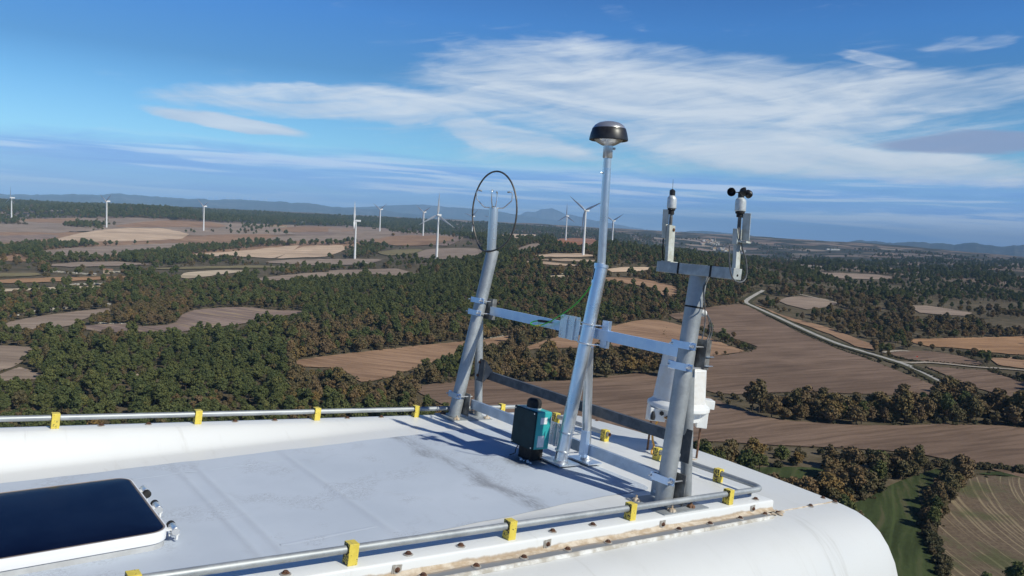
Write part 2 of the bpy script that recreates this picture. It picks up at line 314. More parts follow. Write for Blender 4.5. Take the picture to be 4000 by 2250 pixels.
# ------------------------------------------------------------------ mesh helpers
def V3(a): return np.array(a, float)
def unit(a):
    a = V3(a); return a / np.linalg.norm(a)
class MB:
    """collects shapes and links them as ONE mesh object"""
    def __init__(s): s.v = []; s.f = []; s.sm = []
    def add(s, vs_, fs, smooth=False):
        o = len(s.v); s.v.extend([tuple(map(float, p)) for p in vs_])
        for f in fs: s.f.append(tuple(o + i for i in f)); s.sm.append(smooth)
        return s
    def obox(s, c, ax, half, bev=0.0):
        ax = [unit(a) for a in ax]; c = V3(c)
        if bev <= 0:
            vs_ = [c + ax[0] * half[0] * i + ax[1] * half[1] * j + ax[2] * half[2] * k for i in (-1, 1) for j in (-1, 1) for k in (-1, 1)]
            return s.add(vs_, [(0, 1, 3, 2), (4, 6, 7, 5), (0, 4, 5, 1), (2, 3, 7, 6), (0, 2, 6, 4), (1, 5, 7, 3)])
        bm = bmesh.new(); bmesh.ops.create_cube(bm, size=2.0)
        for vv in bm.verts: vv.co = Vector((vv.co.x * half[0], vv.co.y * half[1], vv.co.z * half[2]))
        bmesh.ops.bevel(bm, geom=list(bm.edges), offset=bev, segments=2, affect='EDGES', profile=0.5)
        bm.verts.index_update()
        vs_ = [c + ax[0] * p.co.x + ax[1] * p.co.y + ax[2] * p.co.z for p in bm.verts]
        fs = [tuple(q.index for q in f.verts) for f in bm.faces]; bm.free()
        return s.add(vs_, fs)
    def box(s, a0, a1, b0, b1, c0, c1, bev=0.0):
        return s.obox(((a0 + a1) / 2, (b0 + b1) / 2, (c0 + c1) / 2), ((1, 0, 0), (0, 1, 0), (0, 0, 1)), (abs(a1 - a0) / 2, abs(b1 - b0) / 2, abs(c1 - c0) / 2), bev)
    def tube(s, path, r, n=14, closed=False, caps=True):
        P = [V3(p) for p in path]; N = len(P)
        rr = r if hasattr(r, '__len__') else [r] * N
        T = []
        for i in range(N):
            a = P[(i - 1) % N] if (closed or i > 0) else P[i]; b = P[(i + 1) % N] if (closed or i < N - 1) else P[i]
            T.append(unit(b - a))
        ref = np.array([0, 0, 1.0]) if abs(T[0][2]) < 0.9 else np.array([1.0, 0, 0])
        x = unit(np.cross(T[0], ref)); vs_ = []
        for i in range(N):
            x = x - T[i] * (x @ T[i]); x = unit(x); y = np.cross(T[i], x)
            for k in range(n):
                t = 2 * math.pi * k / n
                vs_.append(P[i] + rr[i] * (x * math.cos(t) + y * math.sin(t)))
        fs = []
        for i in range(N if closed else N - 1):
            j = (i + 1) % N
            for k in range(n): fs.append((i * n + k, i * n + (k + 1) % n, j * n + (k + 1) % n, j * n + k))
        s.add(vs_, fs, True)
        if caps and not closed:
            o = len(s.v) - N * n
            s.f.append(tuple(o + k for k in reversed(range(n)))); s.sm.append(False)
            s.f.append(tuple(o + (N - 1) * n + k for k in range(n))); s.sm.append(False)
        return s
    def lathe(s, prof, o, axis=(0, 0, 1), n=32, smooth=True, caps=True):
        ax = unit(axis); ref = np.array([1.0, 0, 0]) if abs(ax[0]) < 0.9 else np.array([0, 1.0, 0])
        x = unit(np.cross(ref, ax)); y = np.cross(ax, x); o = V3(o); vs_ = []
        for r_, h_ in prof:
            for k in range(n):
                t = 2 * math.pi * k / n
                vs_.append(o + ax * h_ + r_ * (x * math.cos(t) + y * math.sin(t)))
        fs = [(i * n + k, i * n + (k + 1) % n, (i + 1) * n + (k + 1) % n, (i + 1) * n + k) for i in range(len(prof) - 1) for k in range(n)]
        s.add(vs_, fs, smooth)
        if caps:
            of = len(s.v) - len(prof) * n
            s.f.append(tuple(of + k for k in reversed(range(n)))); s.sm.append(False)
            s.f.append(tuple(of + (len(prof) - 1) * n + k for k in range(n))); s.sm.append(False)
        return s
    def grid(s, P, smooth=True):
        a, b = len(P), len(P[0])
        return s.add([q for row in P for q in row], [(i * b + j, (i + 1) * b + j, (i + 1) * b + j + 1, i * b + j + 1) for i in range(a - 1) for j in range(b - 1)], smooth)
    def mesh(s, name, mt, origin=(0, 0, 0), sharp=35):
        me = bpy.data.meshes.new(name); o = V3(origin)
        me.from_pydata([tuple(V3(p) - o) for p in s.v], [], s.f)
        me.polygons.foreach_set('use_smooth', s.sm); me.update()
        bm = bmesh.new(); bm.from_mesh(me)
        bmesh.ops.recalc_face_normals(bm, faces=bm.faces); bm.to_mesh(me); bm.free()
        if any(s.sm): me.set_sharp_from_angle(angle=rad(sharp))
        for q in (mt if isinstance(mt, (list, tuple)) else [mt]): me.materials.append(q)
        return me
def link(name, data, parent=None):
    o = bpy.data.objects.new(name, data); col.objects.link(o)
    if parent is not None: o.parent = parent
    return o
def tag(o, label=None, cat=None, group=None, kind=None):
    if label: o['label'] = label
    if cat: o['category'] = cat
    if group: o['group'] = group
    if kind: o['kind'] = kind
    return o

# ------------------------------------------------------------------ the frame of the nacelle roof: u to the rear, v across, w up
HL = 1.575
NAZ, NTILT = rad(51.98), rad(4.9)
Un = np.array([math.sin(NAZ) * math.cos(NTILT), math.cos(NAZ) * math.cos(NTILT), -math.sin(NTILT)])
Vn = np.array([-math.cos(NAZ), math.sin(NAZ), 0.0])
Wn = np.cross(Un, Vn)
NO = CAM - Wn * HL
NM = Matrix([[Un[i], Vn[i], Wn[i], NO[i]] for i in range(3)] + [[0, 0, 0, 1]])
def pu(x, y, u):                  # a point of the plane u = const
    d = ray(x, y); p = d * (u / (d @ Un)); return np.array([u, p @ Vn, p @ Wn + HL])
def pv(x, y, v):                  # a point of the plane v = const
    d = ray(x, y); p = d * (v / (d @ Vn)); return np.array([p @ Un, v, p @ Wn + HL])
def thing(name, base, label, cat, group=None):
    e = bpy.data.objects.new(name, None); col.objects.link(e); e.empty_display_size = 0.1
    e.matrix_world = NM @ Matrix.Translation(Vector(base))
    e['base'] = tuple(map(float, base))
    return tag(e, label, cat, group)
def part(name, mb, mt, t, sharp=35):
    """a part of a thing, its shape given in roof coordinates"""
    root = t if 'base' in t else t.parent
    return link(name, mb.mesh(name, mt, root['base'], sharp), t)
def single(name, mb, mt, base, label, cat, group=None, sharp=35):
    o = link(name, mb.mesh(name, mt, base, sharp)); o.matrix_world = NM @ Matrix.Translation(Vector(base))
    return tag(o, label, cat, group)
def smooth01(t):
    t = np.clip(t, 0, 1); return t * t * (3 - 2 * t)
def floor_w(u):
    d = 4.1 - u
    s_ = 0.5 * (d + math.sqrt(d * d + 0.02))
    return -0.0627 * max(s_ - 0.03, 0) if d > -0.6 else 0.0

# ------------------------------------------------------------------ the turbine whose roof we see
def ridge(u):
    return 0.006 * math.exp(-((u - 2.41) / 0.028) ** 2) + 0.005 * math.exp(-((u - 1.615) / 0.022) ** 2) + 0.005 * math.exp(-((u - 1.74) / 0.022) ** 2)
def deck_w(u, v):
    f = floor_w(u)
    if v < 4.84: k = smooth01((3.78 - v) / (3.78 - 3.50))
    else: k = smooth01((v - 5.98) / (6.26 - 5.98))
    e = min(smooth01((v - 3.85) / 0.12), smooth01((5.72 - v) / 0.12))
    return f * (1 - k) + ridge(u) * e
CU1 = 5.45                          # rear edge of the roof cover
VN, VF = 3.305, 6.385               # its near and far faces
axle = Vector((NO + Un * -0.6 + Vn * 4.84 + Wn * -3.0).tolist())
own = bpy.data.objects.new('wind_turbine', None); col.objects.link(own)
own.location = (axle.x, axle.y, 0.0)
tag(own, 'white wind turbine nacelle under the masts, its roof ringed by yellow-posted rails', 'wind turbine')
own_inv = Matrix.Translation(-own.location)
def opart(name, mb, mt, parent=None, sharp=35):
    o = link(name, mb.mesh(name, mt, (0, 0, 0), sharp), parent or own)
    o.matrix_local = own_inv @ NM
    return o
# body: lofted sections, hollow under the cover
prof = [(2.72, -2.45), (2.60, -2.0), (2.56, -1.5), (2.57, -1.1), (2.605, -0.78), (2.66, -0.57), (2.72, -0.41), (2.79, -0.295), (2.87, -0.208), (2.965, -0.145), (3.08, -0.108), (3.2, -0.092), (3.27, -0.086), (3.2701, -0.0861)]
mid = [(3.4, -0.078), (3.9, -0.055), (4.4, -0.038), (4.84, -0.034), (5.3, -0.038), (5.8, -0.055), (6.28, -0.078)]
def body_section(u, inset=0.0, hollow=False):
    pts = [(v, w_) for v, w_ in prof] + [((v, -0.9) if hollow else (v, w_)) for v, w_ in mid] + [(9.69 - v, w_) for v, w_ in reversed(prof)]
    pts += [(6.5, -2.75), (5.6, -2.85), (4.1, -2.85), (3.2, -2.75)]
    out = []
    for v, w_ in pts:
        dv, dw = v - 4.84, w_ + 1.4
        L_ = math.hypot(dv, dw)
        out.append((u, v - inset * dv / L_, w_ - inset * dw / L_))
    return out
secs = [body_section(-5.5, 0.5, True), body_section(-5.0, 0.0, True)] + [body_section(u, 0, True) for u in (-3, -1, 0.5, 2, 3.5, 5.0, 5.395)]
secs += [body_section(u) for u in (5.40, 5.6, 5.9, 6.2, 6.325)] + [body_section(6.345, 0.005), body_section(6.358, 0.018), body_section(6.364, 0.04)]
mb = MB(); n = len(secs[0])
mb.add([p for s_ in secs for p in s_], [(i * n + k, (i + 1) * n + k, (i + 1) * n + (k + 1) % n, i * n + (k + 1) % n) for i in range(len(secs) - 1) for k in range(n)] + [tuple(range(n)), tuple((len(secs) - 1) * n + k for k in range(n))], True)
opart('nacelle_body', mb, M['white'], sharp=40)
# cover
us = sorted(set([round(x, 3) for x in np.arange(-4.0, 5.41, 0.1)] + [round(c + d, 3) for c in (2.41, 1.615, 1.74) for d in np.arange(-0.075, 0.076, 0.0125)] + [5.43, 5.443]))
vs_list = [3.319, 3.40] + list(np.linspace(3.50, 3.78, 9)) + [3.85, 3.9, 3.97, 4.2, 4.5, 4.84, 5.1, 5.4, 5.6, 5.66, 5.72, 5.85, 5.95] + list(np.linspace(5.98, 6.26, 11)) + [6.33, 6.372]
P = []
for u in us + [5.45, 5.45]:
    drop = 0.004 if u >= 5.443 else 0.0
    row = [(u, VN, -0.085), (u, VN, -0.012), (u, VN + 0.004, -0.0035)] + [(u, v, deck_w(u, v)) for v in vs_list] + [(u, VF - 0.004, -0.0035), (u, VF, -0.012), (u, VF, -0.085)]
    if u == 5.45: row = [(u, v, min(w_, -0.007)) for _, v, w_ in row]
    P.append(row)
P[-1] = [(5.45, v, -0.085) for _, v, w_ in P[-1]]
mb = MB(); mb.grid(P); opart('roof_cover', mb, M['cover'], sharp=50)
# grey anti-slip paint on the walkway
P = []
gu = [u for u in us if u < 4.5] + [4.5, 4.56, 4.60, 4.62]
for u in gu:
    c_ = 0.0 if u < 4.5 else 0.12 - math.sqrt(max(0.12 ** 2 - (u - 4.5) ** 2, 0))
    a0, a1 = 3.80 + c_, 5.76 - c_
    wob = 0.006 * math.sin(u * 7.3) + 0.004 * math.sin(u * 17.1 + 1)
    P.append([(u, v, deck_w(u, v) + 0.003) for v in [a0 + wob] + [a0 + (a1 - a0) * t for t in (0.02, 0.05, 0.1, 0.2, 0.35, 0.5, 0.65, 0.8, 0.9, 0.95, 0.98)] + [a1 - wob]])
mb = MB(); mb.grid(P); opart('deck_coating', mb, M['coating'], sharp=60)
# lap joint lines in the coating
for v0, u0_, u1_ in ((4.035, 1.76, 2.36), (5.515, 1.3, 2.36)):
    mb = MB()
    pts = [[(u, v0 - 0.018 + 0.004 * math.sin(u * 9), deck_w(u, v0) + 0.0035), (u, v0, deck_w(u, v0) + 0.0065), (u, v0 + 0.018 + 0.003 * math.sin(u * 13), deck_w(u, v0) + 0.0035)] for u in np.linspace(u0_, u1_, 14)]
    mb.grid(pts); opart('lap_joint', mb, M['coating'], sharp=70)
# bolted flange with a chipped lip
for s_, nm in ((1, 'near'), (-1, 'far')):
    f = (lambda v: v) if s_ > 0 else (lambda v: 9.69 - v)
    mb = MB(); mb.box(-4.0, 5.30, f(3.208), f(3.304), -0.0846, -0.074, 0.002); opart('flange', mb, M['flange'])
    mb = MB()
    P = []
    for u in np.arange(-4.0, 5.31, 0.05):
        j = 0.0010 * math.sin(u * 23) + 0.0008 * math.sin(u * 51 + 2) + random.uniform(-0.0008, 0.0008)
        P.append([(u, f(3.2075), -0.0725), (u, f(3.196 + j), -0.0715), (u, f(3.191 + j), -0.075), (u, f(3.189 + j * 1.3), -0.092), (u, f(3.207), -0.093)])
    mb.grid(P, False); opart('flange_lip', mb, M['lip'])
    mb = MB()
    P = [[(u, f(3.3045), -0.060 + 0.012 * math.sin(u * 5) * math.sin(u * 1.7)), (u, f(3.292 + 0.005 * math.sin(u * 11)), -0.069), (u, f(3.27 + 0.006 * math.sin(u * 8)), -0.0735)] for u in np.arange(-4.0, 5.46, 0.04)]
    mb.grid(P); opart('sealant_bead', mb, M['sealant'])
mb = MB()
mb.grid([[(u, 3.262 + 0.004 * math.sin(u * 15), -0.0885), (u, 3.27, -0.0805 - 0.001 * math.sin(u * 31)), (u, 3.279 + 0.004 * math.sin(u * 19), -0.0875)] for u in np.arange(5.42, 6.34, 0.03)])
opart('seam', mb, M['sealant'])
mb = MB(); rs = random.Random(3)
for k in range(16):
    c_ = (rs.uniform(5.28, 5.50), rs.uniform(3.215, 3.30), -0.084); r_ = rs.uniform(0.012, 0.028)
    mb.lathe([(r_, 0), (r_ * 0.8, r_ * 0.25), (r_ * 0.3, r_ * 0.42)], c_, (rs.uniform(-0.2, 0.2), rs.uniform(-0.2, 0.2), 1), 9)
opart('sealant_lump', mb, M['sealant'])
# bolts
mb = MB(); mb.lathe([(0.027, 0), (0.027, 0.004), (0.019, 0.006)], (0, 0, 0), n=16, smooth=False); bw = mb.mesh('bolt_washer', M['washer'])
mb = MB(); mb.lathe([(0.019, 0.0055), (0.019, 0.009), (0.0135, 0.011)], (0, 0, 0), n=14, smooth=False); mb.lathe([(0.0135, 0.0105), (0.0135, 0.0165), (0.011, 0.0185)], (0, 0, 0), n=6, smooth=False)
bh = mb.mesh('bolt', M['rust'])
def bolt_at(u, v, w_, tilt=(0, 0, 1), scale=1.0):
    o = link('bolt', bh, own); z = Vector(tilt).normalized()
    q = z.to_track_quat('Z', 'Y').to_matrix().to_4x4() @ Matrix.Rotation(random.uniform(0, 6), 4, 'Z') @ Matrix.Scale(scale, 4)
    o.matrix_local = own_inv @ NM @ Matrix.Translation((u, v, w_)) @ q
    c = link('washer', bw, o)
    return o
near_u = [1.508 - 0.338 * k for k in range(12)] + [2.176, 2.511, 3.188, 3.528]
near_u = [u for u in near_u if all(abs(u - q) > 0.07 for q in (0.825, -0.19, -1.2, -2.2))]
for u in near_u: bolt_at(u, 3.362, 0.0)
bolt_at(5.289, 3.36, 0.0); bolt_at(5.375, 3.48, 0.0)
for u in [2.546 - 0.338 * k for k in range(8)] + [2.881, 3.219, 3.561, 4.246, 4.586, 4.943]: bolt_at(u, 3.246, -0.074)
bolt_at(5.25, 3.24, -0.074); bolt_at(5.44, 3.25, -0.088)
for u, v in ((5.93, 3.262), (6.30, 3.255), (6.29, 3.36)): bolt_at(u, v, -0.085, (0, -0.04, 1))
for u in [1.238, 1.569, 2.24, 2.58, 3.263, 3.613, 0.56, 0.2, 4.6 + 0.34, 5.28]: bolt_at(u, 6.325, 0.0)
for u, v in ((6.30, 6.257), (6.30, 6.146)): bolt_at(u, v, -0.075)
mb = MB(); mb.box(-0.028, 0.028, -0.028, 0.028, 0, 0.004); mb.lathe([(0.022, 0.004), (0.022, 0.007), (0.017, 0.008)], (0, 0, 0), n=16, smooth=False); wpm = mb.mesh('washer_plate', M['washer'])
for u in (2.079, 3.102, 4.136, 5.175, 1.06):
    o = link('washer_plate', wpm, own)
    q = Vector((0, -1, 0)).to_track_quat('Z', 'X').to_matrix().to_4x4()
    o.matrix_local = own_inv @ NM @ Matrix.Translation((u, VN - 0.0005, -0.044)) @ q @ Matrix.Rotation(random.uniform(-0.1, 0.1), 4, 'Z')
    c = link('bolt', bh, o); c.location = (0.004, 0.0, 0.002); c.scale = (0.75, 0.75, 1.0)
# tower
tw = MB(); tw.lathe([(2.1, -0.5), (2.08, 10), (1.55, axle.z - 0.2)], (0, 0, 0), n=40)
o = link('tower', tw.mesh('tower', M['white'], (0, 0, 0)), own)

# ------------------------------------------------------------------ guard rails on yellow posts
def rail(base, pts, posts, label):
    t = thing('guard_rail', base, label, 'guard rail', 'galvanised pipe rails round the roof')
    path = [V3(pts[0])]
    for i in range(1, len(pts) - 1):
        a, b, c = V3(pts[i - 1]), V3(pts[i]), V3(pts[i + 1]); R_ = 0.10
        p0 = b + unit(a - b) * R_; p1 = b + unit(c - b) * R_
        for k in range(9):
            q = k / 8; path.append((1 - q) ** 2 * p0 + 2 * q * (1 - q) * b + q * q * p1)
    path.append(V3(pts[-1]))
    mb = MB(); mb.tube(path, 0.0212, 18, caps=False); part('rail_tube', mb, M['galv'], t)
    e = path[-1]; d = unit(path[-1] - path[-2])
    mb = MB(); mb.lathe([(0.0212, 0), (0.0155, 0.0005), (0.0155, -0.05), (0.0, -0.05)], e, d, 18, False, False); part('open_end', mb, M['rustlight'], t)
    for (u, v, along) in posts:
        mb = MB()
        a, b = (0.027, 0.031) if along == 'u' else (0.031, 0.030)
        mb.box(u - a, u + a, v - b, v + b, 0.0, 0.110, 0.0025)
        o = part('bracket', mb, M['yellow'], t)
        mb = MB()
        for s_ in (-1, 1):
            c = (u + s_ * (a + 0.0004), v, 0.075) if along == 'u' else (u, v + s_ * (b + 0.0004), 0.075)
            mb.lathe([(0.0255, 0), (0.0255, 0.0012), (0.0215, 0.0014)], c, (s_, 0, 0) if along == 'u' else (0, s_, 0), 20, False, False)
        part('grommet', mb, M['blackmatt'], o)
    return t
rail((4.95, 3.37, 0), [(-4, 3.37, 0.075), (5.395, 3.37, 0.075), (5.395, 4.49, 0.075)],
     [(u, 3.367, 'u') for u in (-2.2, -1.19, -0.18, 0.84, 1.842, 2.853, 3.872, 4.938)] + [(5.395, 3.80, 'v'), (5.395, 4.464, 'v')],
     'grey pipe rail along the stained flange, bent round the corner below the two wind sensors')
rail((5.03, 6.315, 0), [(-4, 6.312, 0.075), (5.395, 6.312, 0.075), (5.395, 5.07, 0.075)],
     [(u, 6.312, 'u') for u in (-2.1, -1.1, -0.09, 0.93, 1.93, 2.95, 3.975, 5.03)] + [(5.395, 5.85, 'v'), (5.395, 5.13, 'v')],
     'grey pipe rail along the pine forest side, ending open beside the galvanised centre mast')

# ------------------------------------------------------------------ roof hatch
def rrect(u0_, u1_, v0, v1, r, k=7):
    out = []
    for cu, cv, a0 in ((u1_ - r, v1 - r, 0), (u0_ + r, v1 - r, 90), (u0_ + r, v0 + r, 180), (u1_ - r, v0 + r, 270)):
        for i in range(k):
            a = rad(a0 + 90 * i / (k - 1)); out.append((cu + r * math.cos(a), cv + r * math.sin(a)))
    return out
def hatch_ring(levels, close_top=False, close_bot=False):
    """levels: (inset, height above the walkway)"""
    mb = MB(); rows = []
    for ins, h in levels:
        rows.append([(u, v, floor_w(u) + 0.003 + h) for u, v in rrect(0.12 + ins, 1.235 - ins, 4.275 + ins, 5.30 - ins, max(0.10 - ins, 0.02))])
    n = len(rows[0])
    mb.add([p for r_ in rows for p in r_], [(i * n + k, i * n + (k + 1) % n, (i + 1) * n + (k + 1) % n, (i + 1) * n + k) for i in range(len(rows) - 1) for k in range(n)], True)
    if close_top: mb.f.append(tuple((len(rows) - 1) * n + k for k in range(n))); mb.sm.append(False)
    return mb
ht = thing('roof_hatch', (0.7, 4.79, floor_w(0.7)), 'dark blue glazed roof hatch in a white frame set in the grey deck', 'hatch')
part('curb', hatch_ring([(0.004, -0.004), (0.012, 0.036)]), M['curb'], ht)
part('frame', hatch_ring([(0.02, 0.034), (0.0, 0.036), (0.0, 0.089), (0.002, 0.0935), (0.006, 0.095), (0.011, 0.094), (0.014, 0.088)]), M['frame'], ht)
part('gasket', hatch_ring([(0.010, 0.0945), (0.012, 0.0958), (0.019, 0.0958), (0.022, 0.092)]), M['bronze'], ht)
pane = hatch_ring([(0.021, 0.088), (0.021, 0.094), (0.035, 0.0955), (0.12, 0.0985), (0.30, 0.0995)], True)
part('pane', pane, M['navy'], ht)
for i, v in enumerate((5.06, 4.735, 4.365)):
    w0 = floor_w(1.27) + 0.068
    mb = MB(); mb.lathe([(0.0195, 0), (0.023, 0.003), (0.023, 0.085), (0.021, 0.088)], (1.275, v - 0.04, w0), (0, 1, 0), 20)
    hg = part('hinge', mb, M['stainless'], ht)
    mb = MB()
    cv = (v - 0.075, v - 0.041) if i == 0 else (v + 0.049, v + 0.085)
    mb.lathe([(0.021, 0), (0.0235, 0.003), (0.0235, 0.031), (0.021, 0.034)], (1.275, cv[0], w0), (0, 1, 0), 20); part('cap', mb, M['blackmatt'], hg)
    mb = MB(); mb.box(1.225, 1.262, v - 0.022, v + 0.012, w0 + 0.002, w0 + 0.010, 0.001); mb.box(1.245, 1.30, v - 0.02, v - 0.004, w0 - 0.030, w0 - 0.018, 0.001)
    mb.obox((1.285, v - 0.030, w0 - 0.034), ((1, 0, 0), (0, 1, 0), (0, 0, 1)), (0.005, 0.006, 0.014)); part('lug', mb, M['lampwhite'], hg)

# ------------------------------------------------------------------ instrument masts
ZU = (0, 0, 1)
def anchor(t, u, v, w_, seed):
    """rusty anchor nut wrapped in cracked sealant"""
    r_ = random.Random(seed); mb = MB()
    mb.lathe([(0.026, 0), (0.024, 0.012), (0.014, 0.022)], (u, v, w_), n=10)
    for k in range(6):
        a = k * 1.05 + r_.uniform(0, 0.6)
        mb.lathe([(0.013, 0), (0.011, 0.012), (0.004, 0.02)], (u + 0.02 * math.cos(a), v + 0.02 * math.sin(a), w_), (r_.uniform(-.4, .4), r_.uniform(-.4, .4), 1), 7)
    mb.lathe([(0.008, 0), (0.008, 0.04)], (u, v, w_), n=8)
    part('anchor_nut', mb, M['sealant'] if seed % 3 else M['rustlight'], t)
def lerp(a, b, t): return V3(a) * (1 - t) + V3(b) * t
# mast with the ultrasonic sensor
L0, L1 = (4.388, 6.25, 0.006), (4.621, 6.25, 1.70)
tl = thing('sensor_mast', (4.5, 6.25, 0), 'weathered grey leaning pipe mast that carries the ultrasonic sensor inside the ring', 'mast')
mb = MB(); mb.tube([L0, lerp(L0, L1, 0.5), L1], 0.062, 28); part('main_pipe', mb, M['galv'], tl)
mb = MB(); mb.tube([(4.69, 6.25, 0.006), (4.553, 6.25, 1.02)], 0.0405, 22); part('rear_leg', mb, M['galv'], tl)
mb = MB(); mb.box(4.25, 4.745, 6.075, 6.40, 0.0005, 0.0085, 0.001); part('base_plate', mb, M['galv'], tl)
for k, (u, v) in enumerate(((4.33, 6.115), (4.70, 6.115), (4.335, 6.37), (4.69, 6.37))): anchor(tl, u, v, 0.008, k + 1)
# galvanised centre mast with the dome
C0, C1 = (4.318, 4.562, 0.03), (4.50, 4.56, 1.652)
tm = thing('sensor_mast', (4.45, 4.56, 0), 'shiny new galvanised mast that carries the black and silver dome', 'mast')
mb = MB(); mb.tube([C0, lerp(C0, C1, 0.5), C1], 0.0555, 28); part('main_pipe', mb, M['zinc'], tm)
mb = MB(); mb.tube([(4.602, 4.56, 0.03), (4.472, 4.56, 0.98)], 0.040, 22); part('rear_leg', mb, M['zinc'], tm)
mb = MB(); mb.tube([lerp(C0, C1, 0.995), lerp(C0, C1, 1.012)], 0.0615, 28); part('collar', mb, M['zinc'], tm)
T0, T1 = (4.4985, 4.56, 1.66), (4.424, 4.56, 2.459)
mb = MB(); mb.tube([T0, T1], 0.0345, 24); part('upper_tube', mb, M['zinc'], tm)
ad = unit(V3(T1) - V3(T0))
S1 = V3(T1) + ad * 0.085; S2 = S1 + ad * 0.095
mb = MB(); mb.tube([T1, S1], 0.0325, 24); mb.tube([S1 - ad * 0.006, S1 + ad * 0.004, S2], [0.036, 0.0405, 0.0405], 24); part('sleeve', mb, M['stainless'], tm)
mb = MB(); mb.lathe([(0.006, 0), (0.006, 0.022)], V3(T1) - ad * 0.045 + V3((-0.03, 0.012, 0)), (-0.9, 0.4, 0), 8); part('screw', mb, M['stainless'], tm)
for (u0_, u1_, v0, v1) in ((4.21, 4.425, 4.445, 4.70), (4.495, 4.66, 4.42, 4.685)):
    mb = MB(); mb.box(u0_, u1_, v0, v1, 0.018, 0.030, 0.001); pl = part('base_plate', mb, M['zinc'], tm)
    mb = MB(); mb.box(u0_ + 0.03, u1_ - 0.03, v0 + 0.03, v1 - 0.03, 0.001, 0.018); part('gap_filler', mb, M['blackmatt'], pl)  # black block added under the plate, painting in the gap's shade
for p in ((4.318, 4.562), (4.602, 4.56)):
    mb = MB(); r_ = 0.06 if p[0] < 4.4 else 0.045
    mb.lathe([(r_ + 0.008, 0), (r_ + 0.003, 0.006), (r_ - 0.004, 0.012)], (p[0], p[1], 0.030), n=24); part('weld', mb, M['zinc'], tm)
# cable slot: a dark slab on the pipe wall, the opening's shade put into its colour
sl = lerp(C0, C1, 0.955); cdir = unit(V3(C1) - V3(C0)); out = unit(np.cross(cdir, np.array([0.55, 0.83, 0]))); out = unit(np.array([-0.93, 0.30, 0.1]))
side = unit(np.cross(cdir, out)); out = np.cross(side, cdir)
mb = MB(); mb.obox(sl + out * 0.0535, (cdir, side, out), (0.048, 0.0085, 0.003), 0.002); part('cable_slot', mb, M['holeshade'], tm)
# dome sensor
D0 = S2
dm = thing('dome_sensor', D0, 'black and silver dome on top of the shiny galvanised mast', 'sensor')
mb = MB(); mb.lathe([(0.036, -0.004), (0.060, 0.006), (0.100, 0.028), (0.122, 0.052), (0.124, 0.060)], D0, ad, 48); part('bowl', mb, M['stainless'], dm)
mb = MB(); mb.lathe([(0.122, 0.048), (0.150, 0.040), (0.158, 0.044), (0.158, 0.056), (0.150, 0.095), (0.137, 0.137), (0.133, 0.141)], D0, ad, 48, True, False); part('band', mb, M['black'], dm)
mb = MB(); mb.lathe([(0.1345, 0.139), (0.132, 0.146), (0.115, 0.166), (0.085, 0.184), (0.045, 0.194), (0.0005, 0.197)], D0, ad, 48); part('cap', mb, M['stainless'], dm)
mb = MB(); mb.lathe([(0.011, 0), (0.011, 0.016), (0.007, 0.02)], V3(D0) + ad * 0.004 + V3((0.045, -0.025, -0.012)), (0.2, -0.1, -1), 10); part('knob', mb, M['alu'], dm)
# mast with the T beam
R0, R1 = (4.34, 3.485, 0.006), (4.412, 3.487, 1.66)
tr = thing('sensor_mast', (4.45, 3.48, 0), 'weathered grey pipe mast with a cross beam holding the cup anemometer and the rod sensor', 'mast')
mb = MB(); mb.tube([R0, lerp(R0, R1, 0.5), R1], 0.0625, 28); part('main_pipe', mb, M['galv'], tr)
mb = MB(); mb.tube([(4.60, 3.49, 0.006), (4.435, 3.488, 1.02)], 0.042, 22); part('rear_leg', mb, M['galv'], tr)
mb = MB(); mb.box(4.185, 4.675, 3.335, 3.70, 0.0005, 0.0085, 0.001); part('base_plate', mb, M['galv'], tr)
for k, (u, v) in enumerate(((4.30, 3.37), (4.53, 3.385), (4.22, 3.63), (4.64, 3.64))): anchor(tr, u, v, 0.008, k + 5)
mb = MB(); mb.box(4.340, 4.432, 3.145, 3.825, 1.660, 1.737, 0.003); bm_ = part('cross_beam', mb, M['beam'], tr)
mb = MB(); mb.lathe([(0.008, 0), (0.008, 0.003)], (4.385, 3.1448, 1.69), (0, -1, 0), 12); part('screw_hole', mb, M['holeshade'], bm_)  # raised dark disc; the hole's shade is its colour
for v in (3.62, 3.335):
    mb = MB(); mb.box(4.337, 4.435, v - 0.008, v + 0.008, 1.657, 1.740, 0.002)
    o = part('cable_tie', mb, M['blackmatt'], tr)
for f in (0.865, 0.695):
    c = lerp(R0, R1, f); mb = MB(); mb.lathe([(0.064, -0.006), (0.0655, -0.004), (0.0655, 0.004), (0.064, 0.006)], c, unit(V3(R1) - V3(R0)), 28, True, False); part('cable_tie', mb, M['blackmatt'], tr)
def lean(mb, w0, k=-0.105):
    mb.v = [(u + k * (w_ - w0), v, w_) for u, v, w_ in mb.v]; return mb
# upright of the rod sensor and of the cup anemometer
mb = MB(); mb.box(4.352, 4.418, 3.735, 3.765, 1.737, 2.005, 0.003); mb.box(4.344, 4.43, 3.70, 3.79, 1.737, 1.743, 0.001); part('upright', lean(mb, 1.737), M['paintgrey'], tr)
mb = MB(); mb.lathe([(0.012, 0), (0.012, 0.006), (0.009, 0.008)], (4.398, 3.7355, 1.975), (0, -1, 0), 8, False); part('rusty_bolt', lean(mb, 1.737), M['rust'], tr)
mb = MB(); mb.box(4.362, 4.41, 3.150, 3.180, 1.737, 1.90, 0.003); mb.box(4.352, 4.405, 3.146, 3.185, 1.895, 2.0, 0.003); part('upright', lean(mb, 1.737), M['paintgrey'], tr)
